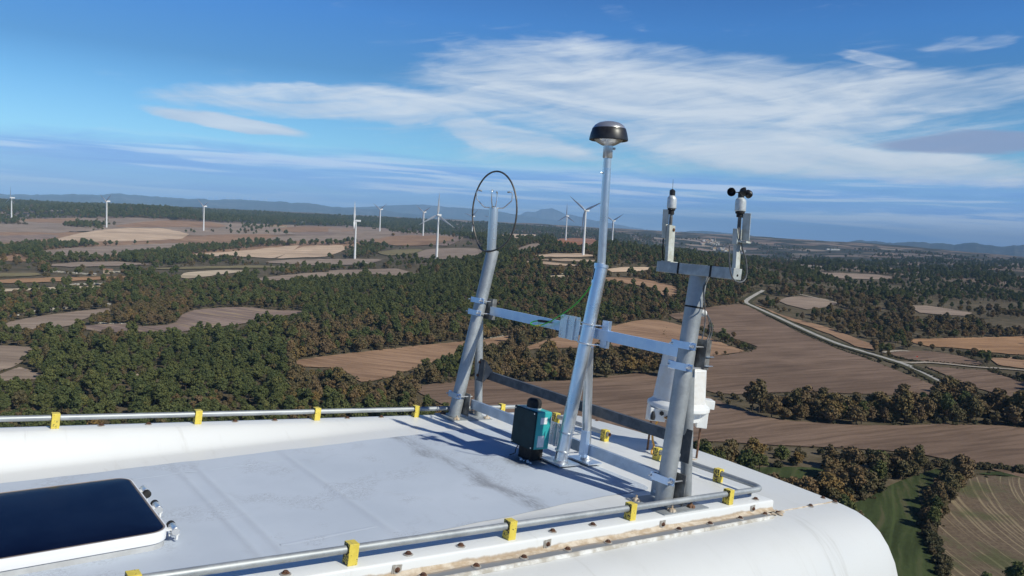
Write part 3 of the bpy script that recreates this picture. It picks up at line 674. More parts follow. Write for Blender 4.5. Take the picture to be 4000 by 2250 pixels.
# plate bolted to the rear leg
mb = MB(); mb.box(4.476, 4.481, 3.415, 3.495, 0.318, 0.560, 0.001); mb.box(4.470, 4.4755, 3.498, 3.558, 0.322, 0.556, 0.001)
for w_ in (0.34, 0.51):
    mb.lathe([(0.016, 0), (0.016, 0.012)], (4.4695, 3.53, w_), (-1, 0, 0), 6, False)
part('leg_plate', mb, M['darkbar'], tr)

# wind sensors on the T beam
def rod_sensor():
    b = V3((4.385, 3.755, 2.005))
    t = thing('wind_sensor', b, 'pale cylindrical wind sensor with a thin upright rod on a black cap', 'wind sensor')
    def lz(name, prof_, mt, n=24): mb = MB(); mb.lathe(prof_, b, ZU, n); return part(name, lean(mb, 1.737), mt, t)
    lz('stem', [(0.0125, -0.02), (0.0125, 0.085)], M['bracket'])
    lz('collar', [(0.021, 0.080), (0.021, 0.108), (0.028, 0.112), (0.028, 0.122)], M['blackmatt'])
    lz('body', [(0.030, 0.122), (0.0345, 0.126), (0.0345, 0.190), (0.031, 0.202), (0.0215, 0.212), (0.0215, 0.216)], M['alu'])
    lz('cap', [(0.021, 0.215), (0.021, 0.250), (0.016, 0.256), (0.006, 0.262)], M['black'])
    lz('rod', [(0.0016, 0.255), (0.0012, 0.332)], M['darkbar'], 8)
    mb = MB(); mb.box(b[0] - 0.004, b[0], b[1] + 0.020, b[1] + 0.078, b[2] - 0.085, b[2] + 0.115, 0.001); 
    mb.box(b[0] - 0.022, b[0] + 0.018, b[1] - 0.02, b[1] + 0.0195, b[2] + 0.112, b[2] + 0.1165, 0.001); part('shield_plate', lean(mb, 1.737), M['paintgrey'], t)
    mb = MB(); mb.box(b[0] - 0.038, b[0] + 0.03, b[1] + 0.010, b[1] + 0.045, b[2] - 0.10, b[2] + 0.005, 0.002); part('clamp', lean(mb, 1.737), M['paintgrey'], t)
rod_sensor()
def cup_sensor():
    b = V3((4.392, 3.165, 2.0))
    t = thing('cup_anemometer', b, 'cup anemometer with three black cups spinning above a pale cylinder', 'anemometer')
    def lz(name, prof_, mt, n=24): mb = MB(); mb.lathe(prof_, b, ZU, n); return part(name, lean(mb, 1.737), mt, t)
    lz('stem', [(0.0125, -0.02), (0.0125, 0.085)], M['bracket'])
    lz('collar', [(0.023, 0.080), (0.023, 0.100), (0.031, 0.104), (0.031, 0.116)], M['blackmatt'])
    lz('body', [(0.033, 0.118), (0.0365, 0.122), (0.0365, 0.182), (0.034, 0.196), (0.0225, 0.206), (0.0225, 0.210)], M['alu'])
    lz('hub', [(0.021, 0.209), (0.021, 0.246), (0.012, 0.252), (0.006, 0.262)], M['black'])
    hw = 0.244
    for k in range(3):
        a = rad(28 + 120 * k)                     # seen from the camera: one left, two right
        d = np.array([math.cos(a), math.sin(a), 0.0])
        e = np.linalg.inv(np.array([Un, Vn, Wn]).T) @ (rt * d[0] + np.array([fw[0], fw[1], 0]) * d[1]); e[2] = 0; e = unit(e)
        tg = np.cross([0, 0, 1.0], e)
        mb = MB(); mb.tube([b + V3((0, 0, hw)), b + V3((0, 0, hw)) + e * 0.042], 0.0032, 8); am = part('cup_arm', lean(mb, 1.737), M['black'], t)
        c = b + V3((0, 0, hw)) + e * 0.066
        prof_ = [(0.0008, -0.030), (0.012, -0.026), (0.021, -0.018), (0.0275, -0.005), (0.0295, 0.006), (0.0285, 0.007), (0.026, -0.002), (0.019, -0.014), (0.010, -0.021), (0.0008, -0.024)]
        mb = MB(); mb.lathe(prof_, c, tg, 24, True, False); part('cup', lean(mb, 1.737), M['black'], am)
    mb = MB(); mb.box(b[0], b[0] + 0.004, b[1] - 0.085, b[1] - 0.024, b[2] - 0.072, b[2] + 0.108, 0.001)
    mb.box(b[0] - 0.014, b[0] + 0.018, b[1] - 0.0235, b[1] + 0.02, b[2] + 0.104, b[2] + 0.1085, 0.001); part('shield_plate', lean(mb, 1.737), M['paintgrey'], t)
    mb = MB(); mb.box(b[0] - 0.03, b[0] + 0.02, b[1] - 0.085, b[1] - 0.012, b[2] - 0.09, b[2] - 0.078, 0.001); part('clamp', lean(mb, 1.737), M['paintgrey'], t)
cup_sensor()
# cables of the sensors
def bez(pts, k=6):
    P_ = [V3(p) for p in pts]; P_ = [2 * P_[0] - P_[1]] + P_ + [2 * P_[-1] - P_[-2]]; out = []
    for i in range(1, len(P_) - 2):
        for j in range(k):
            t = j / k; a, b, c, d = P_[i - 1:i + 3]
            out.append(0.5 * ((2 * b) + (-a + c) * t + (2 * a - 5 * b + 4 * c - d) * t * t + (-a + 3 * b - 3 * c + d) * t ** 3))
    return out + [P_[-2]]
z6 = lambda x, y: (2500 + x / 3.082, 680 + y / 3.082)
mb = MB(); mb.tube(bez([pv(*z6(x, y), 3.135) for x, y in ((1188, 640), (1200, 760), (1235, 900), (1275, 1040), (1285, 1180), (1262, 1270), (1205, 1302), (1135, 1275), (1098, 1205), (1078, 1080), (1075, 960), (1080, 860))]), 0.0052, 10)
single('cable', mb, M['greycable'], (4.4, 3.135, 1.6), 'dark grey cable looping below the cup anemometer', 'cable')
mb = MB(); mb.tube(bez([pv(*z6(x, y), 3.42) for x, y in ((835, 1238), (800, 1310), (770, 1400))] + [(4.475, 3.43, 1.36), (4.47, 3.43, 1.22), (4.462, 3.43, 1.1)]), 0.0045, 8)
single('cable', mb, M['greycable'], (4.45, 3.42, 1.5), 'thin grey cable tied down the side of the mast with two wind sensors', 'cable')
mb = MB(); mb.tube(bez([(4.36, 3.79, 2.0), (4.35, 3.80, 1.92), (4.355, 3.795, 1.80), (4.36, 3.78, 1.735)]), 0.0045, 8)
single('cable', mb, M['blackmatt'], (4.36, 3.79, 1.75), 'black cable running down beside the upright of the rod sensor', 'cable')

# ultrasonic anemometer and its ring
sb = V3((4.601, 6.25, 1.70)); sdir = unit(V3((4.567, 6.25, 2.141)) - sb)
ts = thing('ultrasonic_anemometer', sb, 'stainless steel ultrasonic wind sensor with four curved arms inside the ring', 'anemometer')
mb = MB(); mb.lathe([(0.047, 0.0), (0.047, 0.395), (0.045, 0.43), (0.030, 0.434)], sb, sdir, 32); part('body', mb, M['stainless'], ts)
mb = MB(); mb.lathe([(0.012, 0.434), (0.010, 0.442)], sb, sdir, 12); part('top_stud', mb, M['darkbar'], ts)
mb = MB(); mb.obox(sb + sdir * 0.105 + V3((-0.040, 0.026, 0)), ((0.5, 0.86, 0), (-0.86, 0.5, 0), sdir), (0.008, 0.0015, 0.013)); part('sticker', mb, M['label'], ts)
inv = np.linalg.inv(np.array([Un, Vn, Wn]).T)
for k in range(4):
    a = rad(90 * k - 7)
    e = inv @ np.array([math.cos(a), math.sin(a), 0.0]); e = unit(e - sdir * (e @ sdir))
    T_ = sb + sdir * 0.425
    f = lambda r_, h_: T_ + e * r_ + sdir * h_
    path = bez([f(0.035, 0.0), f(0.085, 0.002), f(0.105, 0.010), f(0.165, 0.068), f(0.176, 0.085), f(0.180, 0.145), f(0.172, 0.162), f(0.152, 0.167)], 5)
    mb = MB(); mb.tube(path, 0.0058, 10); am = part('arm', mb, M['stainless'], ts)
    mb = MB(); mb.lathe([(0.007, 0), (0.0085, 0.004), (0.0085, 0.026), (0.007, 0.029)], f(0.158, 0.167), -e - sdir * 0.15, 14); part('transducer', mb, M['galv'], am)
rc = sb + sdir * 0.385 + V3((0.004, 0, 0))
mb = MB(); ring_pts = []
for k in range(72):
    a = 2 * math.pi * k / 72
    ring_pts.append(rc + np.array([0, 1.0, 0]) * 0.392 * math.cos(a) + sdir * 0.405 * math.sin(a) + V3((0.035 * (1 if False else math.cos(a)) * 0.4, 0, 0)) + V3((-0.068 * max(0, -math.sin(a)) ** 6, 0, 0)))
mb.tube(ring_pts, 0.0088, 12, closed=True)
single('lightning_ring', mb, M['ringm'], rc - sdir * 0.405, 'large dull metal hoop standing upright around the ultrasonic sensor', 'ring')

# ------------------------------------------------------------------ cross bars between the masts
def bar(a, b, h, th, mt, label, w0):
    a, b = V3(a), V3(b); d = unit(b - a); n_ = unit(np.cross(d, ZU))
    t = thing('cross_bar', (a + b) / 2, label, 'cross bar', 'steel bars linking the masts')
    mb = MB(); c = (a + b) / 2; L_ = np.linalg.norm(b - a) / 2
    # channel: web facing the camera with two short legs
    mb.obox(c - n_ * (th / 2 - 0.003) * (1 if n_[0] > 0 else -1), (d, n_, ZU), (L_, 0.003, h / 2), 0.0008)
    for s_ in (-1, 1): mb.obox(c + V3((0, 0, s_ * (h / 2 - 0.003))), (d, n_, ZU), (L_, th / 2 - 0.0065, 0.003))
    part('channel', mb, mt, t)
    return t
def clamp(t, p, rp, wv, gap=0.0):
    """strap across the front of a pipe with two threaded rods to the back plate"""
    mb = MB(); u, v = p
    mb.box(u - rp - 0.012, u - rp - 0.004, v - 0.066, v + 0.066, wv - 0.026, wv + 0.026, 0.001)
    for s_ in (-1, 1):
        mb.obox((u - rp + 0.006, v + s_ * 0.070, wv), ((1, 0.0, 0), (0, 1, 0), ZU), (0.018, 0.006, 0.026), 0.001)
        mb.box(u - rp + 0.012, u - rp + 0.020, v + s_ * 0.064 - (0 if s_ > 0 else 0.045), v + s_ * 0.064 + (0.045 if s_ > 0 else 0), wv - 0.026, wv + 0.026, 0.001)
    c = part('clamp', mb, M['skyzinc'], t)
    for s_ in (-1, 1):
        mb = MB(); mb.lathe([(0.0058, -0.04), (0.0058, 0.155)], (u - rp + 0.012, v + s_ * 0.088, wv), (1, 0, 0), 10)
        mb.lathe([(0.013, -0.008), (0.013, 0.003)], (u - rp + 0.006, v + s_ * 0.088, wv), (1, 0, 0), 6, False)
        part('clamp_bolt', mb, M['stainless'], c)
# upper bar
ub = bar((4.625, 6.15, 1.095), (4.480, 3.50, 1.095), 0.085, 0.045, M['skyzinc'], 'highest bar, pale galvanised, carrying the green cable between the masts', 0)
for (u, v, du) in ((4.545, 6.25, 0.066), (4.388, 3.487, 0.066)):
    mb = MB(); mb.box(u + 0.068, u + 0.075, v - 0.115, v + 0.115, 1.005, 1.215, 0.001); mb.box(u + 0.075, u + 0.12, v - 0.115, v - 0.108, 1.005, 1.215, 0.001)
    part('back_plate', mb, M['bracket'], ub)
for wv in (1.185, 1.062): clamp(ub, (4.388 + (wv - 0.006) * 0.1375, 6.25), 0.062, wv)
for wv in (1.163, 1.012): clamp(ub, (4.34 + (wv - 0.006) * 0.0435, 3.487), 0.0625, wv)
mb = MB(); mb.box(4.470, 4.50, 3.375, 3.381, 1.03, 1.10, 0.001); mb.box(4.46, 4.54, 3.360, 3.374, 1.095, 1.101, 0.0005); mb.box(4.46, 4.54, 3.360, 3.374, 1.03, 1.036, 0.0005); part('end_channel', mb, M['bar'], ub)
# lower bar
lb = bar((4.525, 6.15, 0.152), (4.475, 3.56, 0.150), 0.088, 0.045, M['bar'], 'lowest bar, pale galvanised, just above the deck behind the teal box', 0)
for (u, v) in ((4.408, 6.25), (4.347, 3.487)):
    mb = MB(); mb.box(u + 0.068, u + 0.075, v - 0.115, v + 0.115, 0.03, 0.25, 0.001); part('back_plate', mb, M['bracket'], lb)
mb = MB(); mb.box(4.425, 4.430, 3.56, 3.68, 0.02, 0.19, 0.001); part('slotted_plate', mb, M['galv'], lb)
mb = MB(); mb.box(4.4235, 4.4245, 3.60, 3.655, 0.045, 0.065, 0.004); part('slot', mb, M['lampwhite'], lb)
clamp(lb, (4.415, 6.25), 0.062, 0.225); clamp(lb, (4.349, 3.487), 0.0625, 0.205)
# middle bar
mbar = bar((4.672, 6.23, 0.448), (4.640, 3.53, 0.436), 0.082, 0.05, M['darkbar'], 'dull dark grey bar bolted to the rear legs between the two pale bars', 0)
mb = MB(); mb.box(4.600, 4.606, 6.13, 6.27, 0.375, 0.60, 0.001)
mb.add([(4.607, 6.125, 0.60), (4.607, 6.125, 0.375), (4.66, 6.05, 0.49), (4.61, 6.131, 0.60), (4.61, 6.131, 0.375), (4.664, 6.056, 0.49)], [(0, 1, 2), (3, 5, 4), (0, 2, 5, 3), (1, 4, 5, 2), (0, 3, 4, 1)])
part('end_bracket', mb, M['darkbar'], mbar)
for w_ in (0.43, 0.565):
    mb = MB(); mb.lathe([(0.015, 0), (0.015, 0.011)], (4.5995, 6.215, w_), (-1, 0, 0), 6, False); part('bracket_bolt', mb, M['rust'], mbar)
mb = MB(); mb.box(4.596, 4.602, 3.53, 3.66, 0.34, 0.53, 0.001); part('end_bracket', mb, M['darkbar'], mbar)
# brackets and U bolts of the centre mast
def ubolt(t, w_):
    u = 4.318 + (w_ - 0.03) * 0.1122; v = 4.561
    pts = [(u + 0.115, v + 0.064, w_ - 0.012)] + [(u + 0.0 - 0.0635 * math.sin(a), v + 0.0635 * math.cos(a), w_ - 0.006 + 0.004 * math.cos(a)) for a in np.linspace(0, math.pi, 15)] + [(u + 0.115, v - 0.064, w_ - 0.012)]
    mb = MB(); mb.tube(pts, 0.0058, 10); part('u_bolt', mb, M['stainless'], t)
def saddle(t, w0, w1, u, v0, v1, e0, e1):
    mb = MB(); d = v1 - v0
    mb.box(u, u + 0.006, v0, v1, w0, w1, 0.001)
    mb.box(u - 0.014, u, v0 + d * 0.22, v0 + d * 0.40, w0, w1, 0.001); mb.box(u - 0.014, u, v0 + d * 0.60, v0 + d * 0.78, w0 + 0.002, w1 - 0.002, 0.001)
    part('saddle_plate', mb, M['zinc'], t)
    for v in (v0 + 0.018, v1 - 0.018):
        for ww in (w0 + 0.025, w1 - 0.025):
            mb = MB(); mb.lathe([(0.008, 0), (0.008, 0.005)], (u, v, ww), (-1, 0, 0), 8, False); part('rivet', mb, M['stainless'], t)
    mb = MB(); mb.box(u + 0.02, u + 0.026, e0, e1, w0 - 0.01, w1 + 0.01, 0.001); mb.box(u + 0.026, u + 0.06, e0, e0 + 0.006, w0 - 0.01, w1 + 0.01, 0.001); part('ear_plate', mb, M['skyzinc'], t)
for w_ in (1.178, 1.018): ubolt(ub, w_)
saddle(ub, 1.0, 1.205, 4.505, 4.735, 4.985, 4.42, 4.49)
for w_ in (0.275, 0.125): ubolt(lb, w_)
saddle(lb, 0.105, 0.300, 4.395, 4.690, 4.835, 4.40, 4.465)

# green and yellow earth cable
zD = lambda x, y: (2050 + x / 3.6225, 1050 + y / 3.6225)
pts = [pu(*zD(x, y), u) for x, y, u in ((985, 110, 4.475), (970, 170, 4.44), (900, 290, 4.43), (760, 460, 4.44), (620, 580, 4.46), (450, 690, 4.48), (330, 760, 4.49), (200, 800, 4.495), (105, 795, 4.50), (84, 768, 4.51), (130, 745, 4.525), (210, 735, 4.535), (330, 745, 4.538))]
mb = MB(); mb.tube(bez(pts, 6), 0.0058, 10)
single('earth_cable', mb, M['earth'], pts[6], 'green and yellow earth cable hanging from the shiny mast to the highest bar', 'cable')
mb = MB(); p0, p1 = pu(*zD(190, 735), 4.530), pu(*zD(350, 752), 4.530); mb.tube([p0, p1], 0.010, 12)
mb.tube([lerp(p0, p1, 0.2), lerp(p0, p1, 0.75)], 0.0115, 12)
single('cable_lug', mb, M['blackmatt'], (p0 + p1) / 2, 'black crimped cable end bolted to the highest bar', 'cable lug')

# ------------------------------------------------------------------ teal box
tb = thing('sensor_box', (4.155, 4.79, 0), 'teal metal box with black dome cap and two white stickers on a black foot', 'box')
mb = MB(); mb.box(4.088, 4.245, 4.652, 4.932, 0.108, 0.418, 0.010); part('housing', mb, M['teal'], tb, 30)
mb = MB(); mb.box(4.068, 4.0875, 4.650, 4.934, 0.105, 0.420, 0.008); lid = part('lid', mb, M['tealshade'], tb, 30)
for v in (4.668, 4.915):
    for w_ in (0.122, 0.402):
        mb = MB(); mb.lathe([(0.006, 0), (0.006, 0.002)], (4.0682, v, w_), (-1, 0, 0), 10); part('screw', mb, M['stainless'], lid)
for (a, b, c, d) in ((4.128, 4.198, 0.318, 0.372), (4.118, 4.188, 0.128, 0.222)):
    mb = MB(); mb.box(a, b, 4.6505, 4.6519, c, d); part('sticker', mb, M['label'], tb)
mb = MB(); mb.lathe([(0.064, 0.418), (0.064, 0.430)], (4.158, 4.792, 0), ZU, 32); part('cap_ring', mb, M['alu'], tb)
mb = MB(); mb.lathe([(0.061, 0.430), (0.062, 0.470), (0.056, 0.490), (0.040, 0.503), (0.015, 0.507)], (4.158, 4.792, 0), ZU, 32); part('dome_cap', mb, M['blackmatt'], tb)
mb = MB(); mb.box(4.105, 4.235, 4.70, 4.86, 0.003, 0.108, 0.004); part('foot', mb, M['blackmatt'], tb)
mb = MB(); mb.tube(bez([(4.075, 4.83, 0.12), (4.06, 4.84, 0.07), (4.07, 4.86, 0.03), (4.05, 4.90, 0.006)]), 0.004, 8); part('lead', mb, M['blackmatt'], tb)
mb = MB(); rs = random.Random(9)
for k in range(7):
    c = (4.07 + rs.uniform(-0.02, 0.04), 4.80 - 0.025 * k + rs.uniform(-.01, .01), 0.002); r_ = rs.uniform(0.008, 0.017)
    mb.lathe([(r_, 0), (r_ * 0.85, r_ * 0.7), (r_ * 0.3, r_ * 1.1)], c, (rs.uniform(-.4, .4), rs.uniform(-.4, .4), 1), 7)
part('sealant_crumbs', mb, M['label'], tb)

# ------------------------------------------------------------------ obstruction light
lc = V3((5.85, 4.665, 0.0)); bw_ = -0.055
tk = thing('obstruction_light', (lc[0], lc[1], bw_), 'white warning light with a ribbed translucent lens standing on rusty rods', 'warning light')
prof_ = [(0.247, 0.492)]
h = 0.50
while h < 0.80:
    r_ = 0.243 - (h - 0.49) * 0.085
    prof_ += [(r_, h), (r_ + 0.0035, h + 0.004), (r_, h + 0.008)]; h += 0.011
prof_ += [(0.212, 0.815), (0.206, 0.90), (0.200, 0.945), (0.185, 0.965), (0.10, 0.975), (0.001, 0.977)]
mb = MB(); mb.lathe(prof_, lc, ZU, 48, True, True); part('lens', mb, M['lens'], tk, 60)
mb = MB(); mb.lathe([(0.10, 0.50), (0.10, 0.80), (0.06, 0.86)], lc, ZU, 20); part('lamp_core', mb, M['lampwhite'], tk)
mb = MB(); mb.lathe([(0.245, 0.415), (0.288, 0.418), (0.294, 0.426), (0.294, 0.452), (0.288, 0.462), (0.262, 0.478), (0.250, 0.492), (0.246, 0.494)], lc, ZU, 48); part('flange', mb, M['lampwhite'], tk)
mb = MB(); mb.lathe([(0.205, 0.318), (0.215, 0.323), (0.228, 0.416)], lc, ZU, 40); part('housing', mb, M['lampwhite'], tk)
e1 = inv @ rt; e1[2] = 0; e1 = unit(e1); e2 = np.cross(ZU, e1)     # e1: to the right in the picture
mb = MB(); mb.obox(lc + e1 * 0.26 + e2 * 0.14 + V3((0, 0, 0.470)), (e1, e2, ZU), (0.105, 0.075, 0.042), 0.006); part('terminal_box', mb, M['lampwhite'], tk)
mb = MB(); mb.obox(lc + e1 * -0.215 + e2 * -0.11 + V3((0, 0, 0.355)), (e1, e2, ZU), (0.075, 0.055, 0.060), 0.006); jb = part('junction_box', mb, M['lampwhite'], tk)
mb = MB(); mb.lathe([(0.022, 0), (0.022, 0.012)], lc + e1 * -0.185 + e2 * -0.166 + V3((0, 0, 0.375)), -e2, 6, False); part('plug', mb, M['black'], jb)
mb = MB(); mb.lathe([(0.017, 0), (0.017, 0.02)], lc + e1 * -0.135 + e2 * -0.19 + V3((0, 0, 0.345)), -e2, 10); part('cable_gland', mb, M['black'], jb)
mb = MB(); mb.lathe([(0.019, -0.03), (0.024, 0.0), (0.016, 0.03), (0.01, 0.05)], lc + e1 * -0.262 + e2 * -0.168 + V3((0, 0, 0.335)), ZU, 10); part('black_gland', mb, M['black'], jb)
for (u, v) in ((5.73, 4.87), (6.03, 4.515), (6.02, 4.86), (5.70, 4.52)):
    bse = -0.06
    mb = MB(); mb.lathe([(0.0105, 0), (0.0105, 0.345 - bse)], (u, v, bse), ZU, 12); rd = part('rod', mb, M['rustlight'], tk)
    mb = MB(); mb.box(u - 0.045, u + 0.045, v - 0.045, v + 0.045, bse, bse + 0.008, 0.002); mb.lathe([(0.02, 0.008), (0.018, 0.022)], (u, v, bse), ZU, 6, False); part('foot_plate', mb, M['rustlight'], rd)
    d = unit(V3((u, v, 0)) - lc); d[2] = 0
    mb = MB(); mb.obox((u, v, 0.335), (d, np.cross(ZU, d), ZU), (0.05, 0.045, 0.075), 0.006); part('lug', mb, M['lampwhite'], tk)
mb = MB(); rs = random.Random(4)
for k in range(9):
    mb.lathe([(0.022, 0), (0.018, 0.014), (0.006, 0.022)], (5.95 + rs.uniform(-.03, .03), 4.50 + rs.uniform(-.03, .03), -0.055), (rs.uniform(-.3, .3), rs.uniform(-.3, .3), 1), 8)
part('sealant_lump', mb, M['sealant'], tk)
g = lc + e1 * -0.135 + e2 * -0.21 + V3((0, 0, 0.345))
z8 = lambda x, y: (2450 + x / 2.898, 1550 + y / 2.898)
pts = [g] + [pv(*z8(x, y), v) for x, y, v in ((370, 230, 4.72), (330, 300, 4.74), (296, 380, 4.76), (286, 440, 4.77), (290, 500, 4.76), (302, 560, 4.75))] + [(5.62, 4.72, -0.02), (5.66, 4.66, -0.055)]
mb = MB(); mb.tube(bez(pts), 0.010, 10)
single('power_cable', mb, M['orangecable'], (5.62, 4.72, -0.05), 'orange power cable dropping from the warning light to the roof', 'cable')
# grey leads and ball above the light
z7 = lambda x, y: (2450 + x / 2.6356, 1100 + y / 2.6356)
mb = MB(); c = pv(*z7(785, 325), 3.50); prof_ = [(0.0005, -0.026)] + [(0.026 * math.sin(a), -0.026 * math.cos(a)) for a in np.linspace(0.25, 2.9, 9)] + [(0.0005, 0.026)]
mb.lathe(prof_, c, (0.8, -0.3, 0.4), 18); mb.lathe([(0.008, 0), (0.008, 0.05)], c, (-1, 0, 0.1), 10)
single('cable_gland', mb, M['lampwhite'], c, 'white ball-shaped cable fitting on the side of the mast with two wind sensors', 'fitting')
for k, lb_ in enumerate(('outer of two grey cables arching from the white fitting to the bracket plate', 'inner of two grey cables arching from the white fitting to the bracket plate')):
    dx = -22 * k
    mb = MB(); mb.tube(bez([pv(*z7(x, y), 3.49) for x, y in ((812, 325), (848 + dx * .5, 380), (872 + dx, 460), (868 + dx, 540), (835 + dx, 620), (790 + dx, 690))]), 0.0042, 8)
    single('cable', mb, M['greycable'], pv(*z7(790, 690), 3.49), lb_, 'cable')

# ------------------------------------------------------------------ the land
def d2(x, y): return (x * K, y * K)                                   # overview coordinates -> frame
def Z6(x, y): return (x / 1.811, 700 + y / 1.811)
def Z7(x, y): return (1300 + x / 1.811, 700 + y / 1.811)
def Z8(x, y): return (2600 + x / 1.811, 850 + y / 1.811)
def Z5(x, y): return (2800 + x / 2.1467, 1600 + y / 2.1467)
def at_dist(p, dist):
    d = ray(*p); t = dist / math.hypot(d[0], d[1]); return CAM + d * t
HUB = 70.0
# turbine: foot and hub in the overview, blade phase (degrees clockwise from upright), distance from their height
TURB = [((29, 556), (30, 506), 4), ((268, 575), (269, 516), 180), ((512, 585), (514, 527), 184), ((892, 655), (896, 560), -6), ((955, 586), (957, 530), 180),
        ((1064, 594), (1066, 534), 182), ((1098, 655), (1101, 546), 2), ((1187, 600), (1189, 546), 165), ((1238, 602), (1240, 548), 160), ((1423, 602), (1427, 540), 0),
        ((1467, 640), (1475, 527), 186), ((1539, 621), (1546, 554), 178)]
turb_pts = []
for b, hb, ph in TURB:
    hpx = math.hypot((hb[0] - b[0]) * K, (hb[1] - b[1]) * K)
    turb_pts.append(at_dist(d2(*b), HUB * FPX / hpx * 1.0))
ctrl = [tuple(p) for p in turb_pts]
for p, dist in (((0, 530), 3000), ((150, 520), 3400), ((350, 516), 3300), ((550, 540), 3500), ((800, 556), 3500), ((1000, 569), 3500), ((1250, 580), 3700), ((1420, 590), 3900), ((1560, 595), 4100),
                ((1740, 598), 5200), ((1800, 622), 4600), ((1800, 640), 4000), ((1950, 599), 6000), ((2200, 612), 6200), ((2400, 626), 6500), ((2576, 642), 6600), ((2300, 640), 4600), ((2050, 640), 3900), ((2500, 680), 2600),
                ((1700, 640), 2600), ((2250, 690), 1900)):
    q_ = at_dist(d2(*p), dist); ctrl.append((q_[0], q_[1], q_[2] - (13.0 if dist > 2800 else 4.0)))
for a in np.radians([-48, -32, -16, 0, 16, 32, 48]):
    for r_ in (140, 300, 600): ctrl.append((r_ * math.sin(a), r_ * math.cos(a), 0.0))
for a in np.radians([-40, -28, 28, 38]): ctrl.append((1000 * math.sin(a), 1000 * math.cos(a), 2.0))
for a in np.radians([-60, 60]):
    for r_ in (300, 1500, 4000): ctrl.append((r_ * math.sin(a), r_ * math.cos(a), 10.0))
ctrl = np.array(ctrl)
def lp(x, y): return np.stack([np.arctan2(x, y) * 1.6, np.log(np.maximum(np.hypot(x, y), 30.0))], -1)
A_ = lp(ctrl[:, 0], ctrl[:, 1]); nC = len(A_)
def phi(r2): return 0.5 * r2 * np.log(r2 + 1e-9)
Km = phi(((A_[:, None] - A_[None]) ** 2).sum(-1)) + np.eye(nC) * 0.004
Pm = np.concatenate([np.ones((nC, 1)), A_], 1)
sol = np.linalg.solve(np.block([[Km, Pm], [Pm.T, np.zeros((3, 3))]]), np.concatenate([ctrl[:, 2], np.zeros(3)]))
def height(x, y):
    x = np.asarray(x, float); y = np.asarray(y, float)
    q = lp(x, y); sh = q.shape[:-1]; q = q.reshape(-1, 2)
    g = phi(((q[:, None] - A_[None]) ** 2).sum(-1)) @ sol[:nC] + sol[nC] + q @ sol[nC + 1:]
    g = g.reshape(sh); r_ = np.hypot(x, y); a = np.abs(np.arctan2(x, y))
    g = np.clip(g, -30, 130)
    g = g * (1 - smooth01((a - 0.80) / 0.45)) * smooth01((r_ - 60) / 150)
    k = smooth01((r_ - 6700) / 1600)
    g = g * (1 - k) - 170 * k
    rel = 2.2 * np.sin(x / 61 + 1.3 * np.sin(y / 140)) * np.cos(y / 83 + 0.6) + 3.2 * np.sin(x / 170 + 0.5) * np.sin(y / 210 + x / 400)
    return g + rel * smooth01((r_ - 180) / 900)
def ground(p):
    """the point of the land seen in direction p"""
    d = ray(*p); d = d / math.hypot(d[0], d[1])
    t = np.geomspace(60, 9500, 420); z = CAMZ + d[2] * t
    g = height(d[0] * t, d[1] * t); hit = np.where(z < g)[0]
    if len(hit) == 0: i = len(t) - 1
    else: i = max(hit[0], 1)
    a, b = t[i - 1], t[i]
    for _ in range(18):
        c = (a + b) / 2
        if CAMZ + d[2] * c < float(height(d[0] * c, d[1] * c)): b = c
        else: a = c
    return np.array([d[0] * b, d[1] * b, float(height(d[0] * b, d[1] * b))])
def project(P_):
    q = P_ - CAM; dd = q @ fw
    return 2000 + FPX * (q @ rt) / dd, 1125 - FPX * (q @ up) / dd, dd

# ---- materials of the land
def wpos(nt): return nt.node('ShaderNodeNewGeometry').outputs['Position']
def terrain_m(nt, b):
    p = wpos(nt)
    n1 = nt.noise(p, 0.012, 8, 0.62); n2 = nt.noise(p, 0.11, 6, 0.6); n3 = nt.noise(p, 0.0022, 5, 0.55)
    scrub = nt.ramp(nt.m('ADD', nt.m('MULTIPLY', n1, 0.5), nt.m('MULTIPLY', n2, 0.5)), [(0.30, (0.050, 0.048, 0.026)), (0.48, (0.100, 0.080, 0.048)), (0.62, (0.155, 0.122, 0.080)), (0.75, (0.27, 0.23, 0.175))])
    # far country: a patchwork of small fields and woods
    x, y, z = nt.sep(p)
    pw = nt.vm('ADD', p, nt.vm('MULTIPLY', nt.noise(p, 0.004, 3, 0.5, out=1), (130, 130, 0)))
    v = nt.node('ShaderNodeTexVoronoi'); v.inputs['Scale'].default_value = 0.0062; nt.l.new(nt.vm('MULTIPLY', pw, (0.8, 1.0, 0.0)), v.inputs['Vector'])
    s = nt.sep(v.outputs['Color'])
    fld = nt.ramp(s[0], [(0.0, (0.19, 0.135, 0.105)), (0.4, (0.27, 0.195, 0.15)), (0.7, (0.17, 0.125, 0.10)), (1.0, (0.34, 0.275, 0.22))])
    wood = nt.ramp(n2, [(0.3, (0.028, 0.034, 0.018)), (0.7, (0.055, 0.05, 0.028))])
    isw = nt.sstep(nt.m('ADD', nt.m('MULTIPLY', s[1], 0.6), nt.m('MULTIPLY', n3, 0.9)), 0.68, 0.74)
    far = nt.mix(isw, fld, wood)
    v2 = nt.node('ShaderNodeTexVoronoi', feature='DISTANCE_TO_EDGE'); v2.inputs['Scale'].default_value = 0.0062; nt.l.new(nt.vm('MULTIPLY', pw, (0.8, 1.0, 0.0)), v2.inputs['Vector'])
    far = nt.mix(nt.sstep(v2.outputs['Distance'], 0.07, 0.03), far, (0.05, 0.045, 0.028))
    r_ = nt.m('SQRT', nt.m('ADD', nt.m('MULTIPLY', x, x), nt.m('MULTIPLY', y, y)))
    nt.l.new(nt.mix(nt.sstep(r_, 1500, 2300), scrub, far), b.inputs['Base Color'])
    bump(nt, b, n2, 0.6, 1.5)
M['terrain'] = mat('scrub_and_far_fields', (0.08, 0.07, 0.04), 0.95, spec=0.1, build=terrain_m)
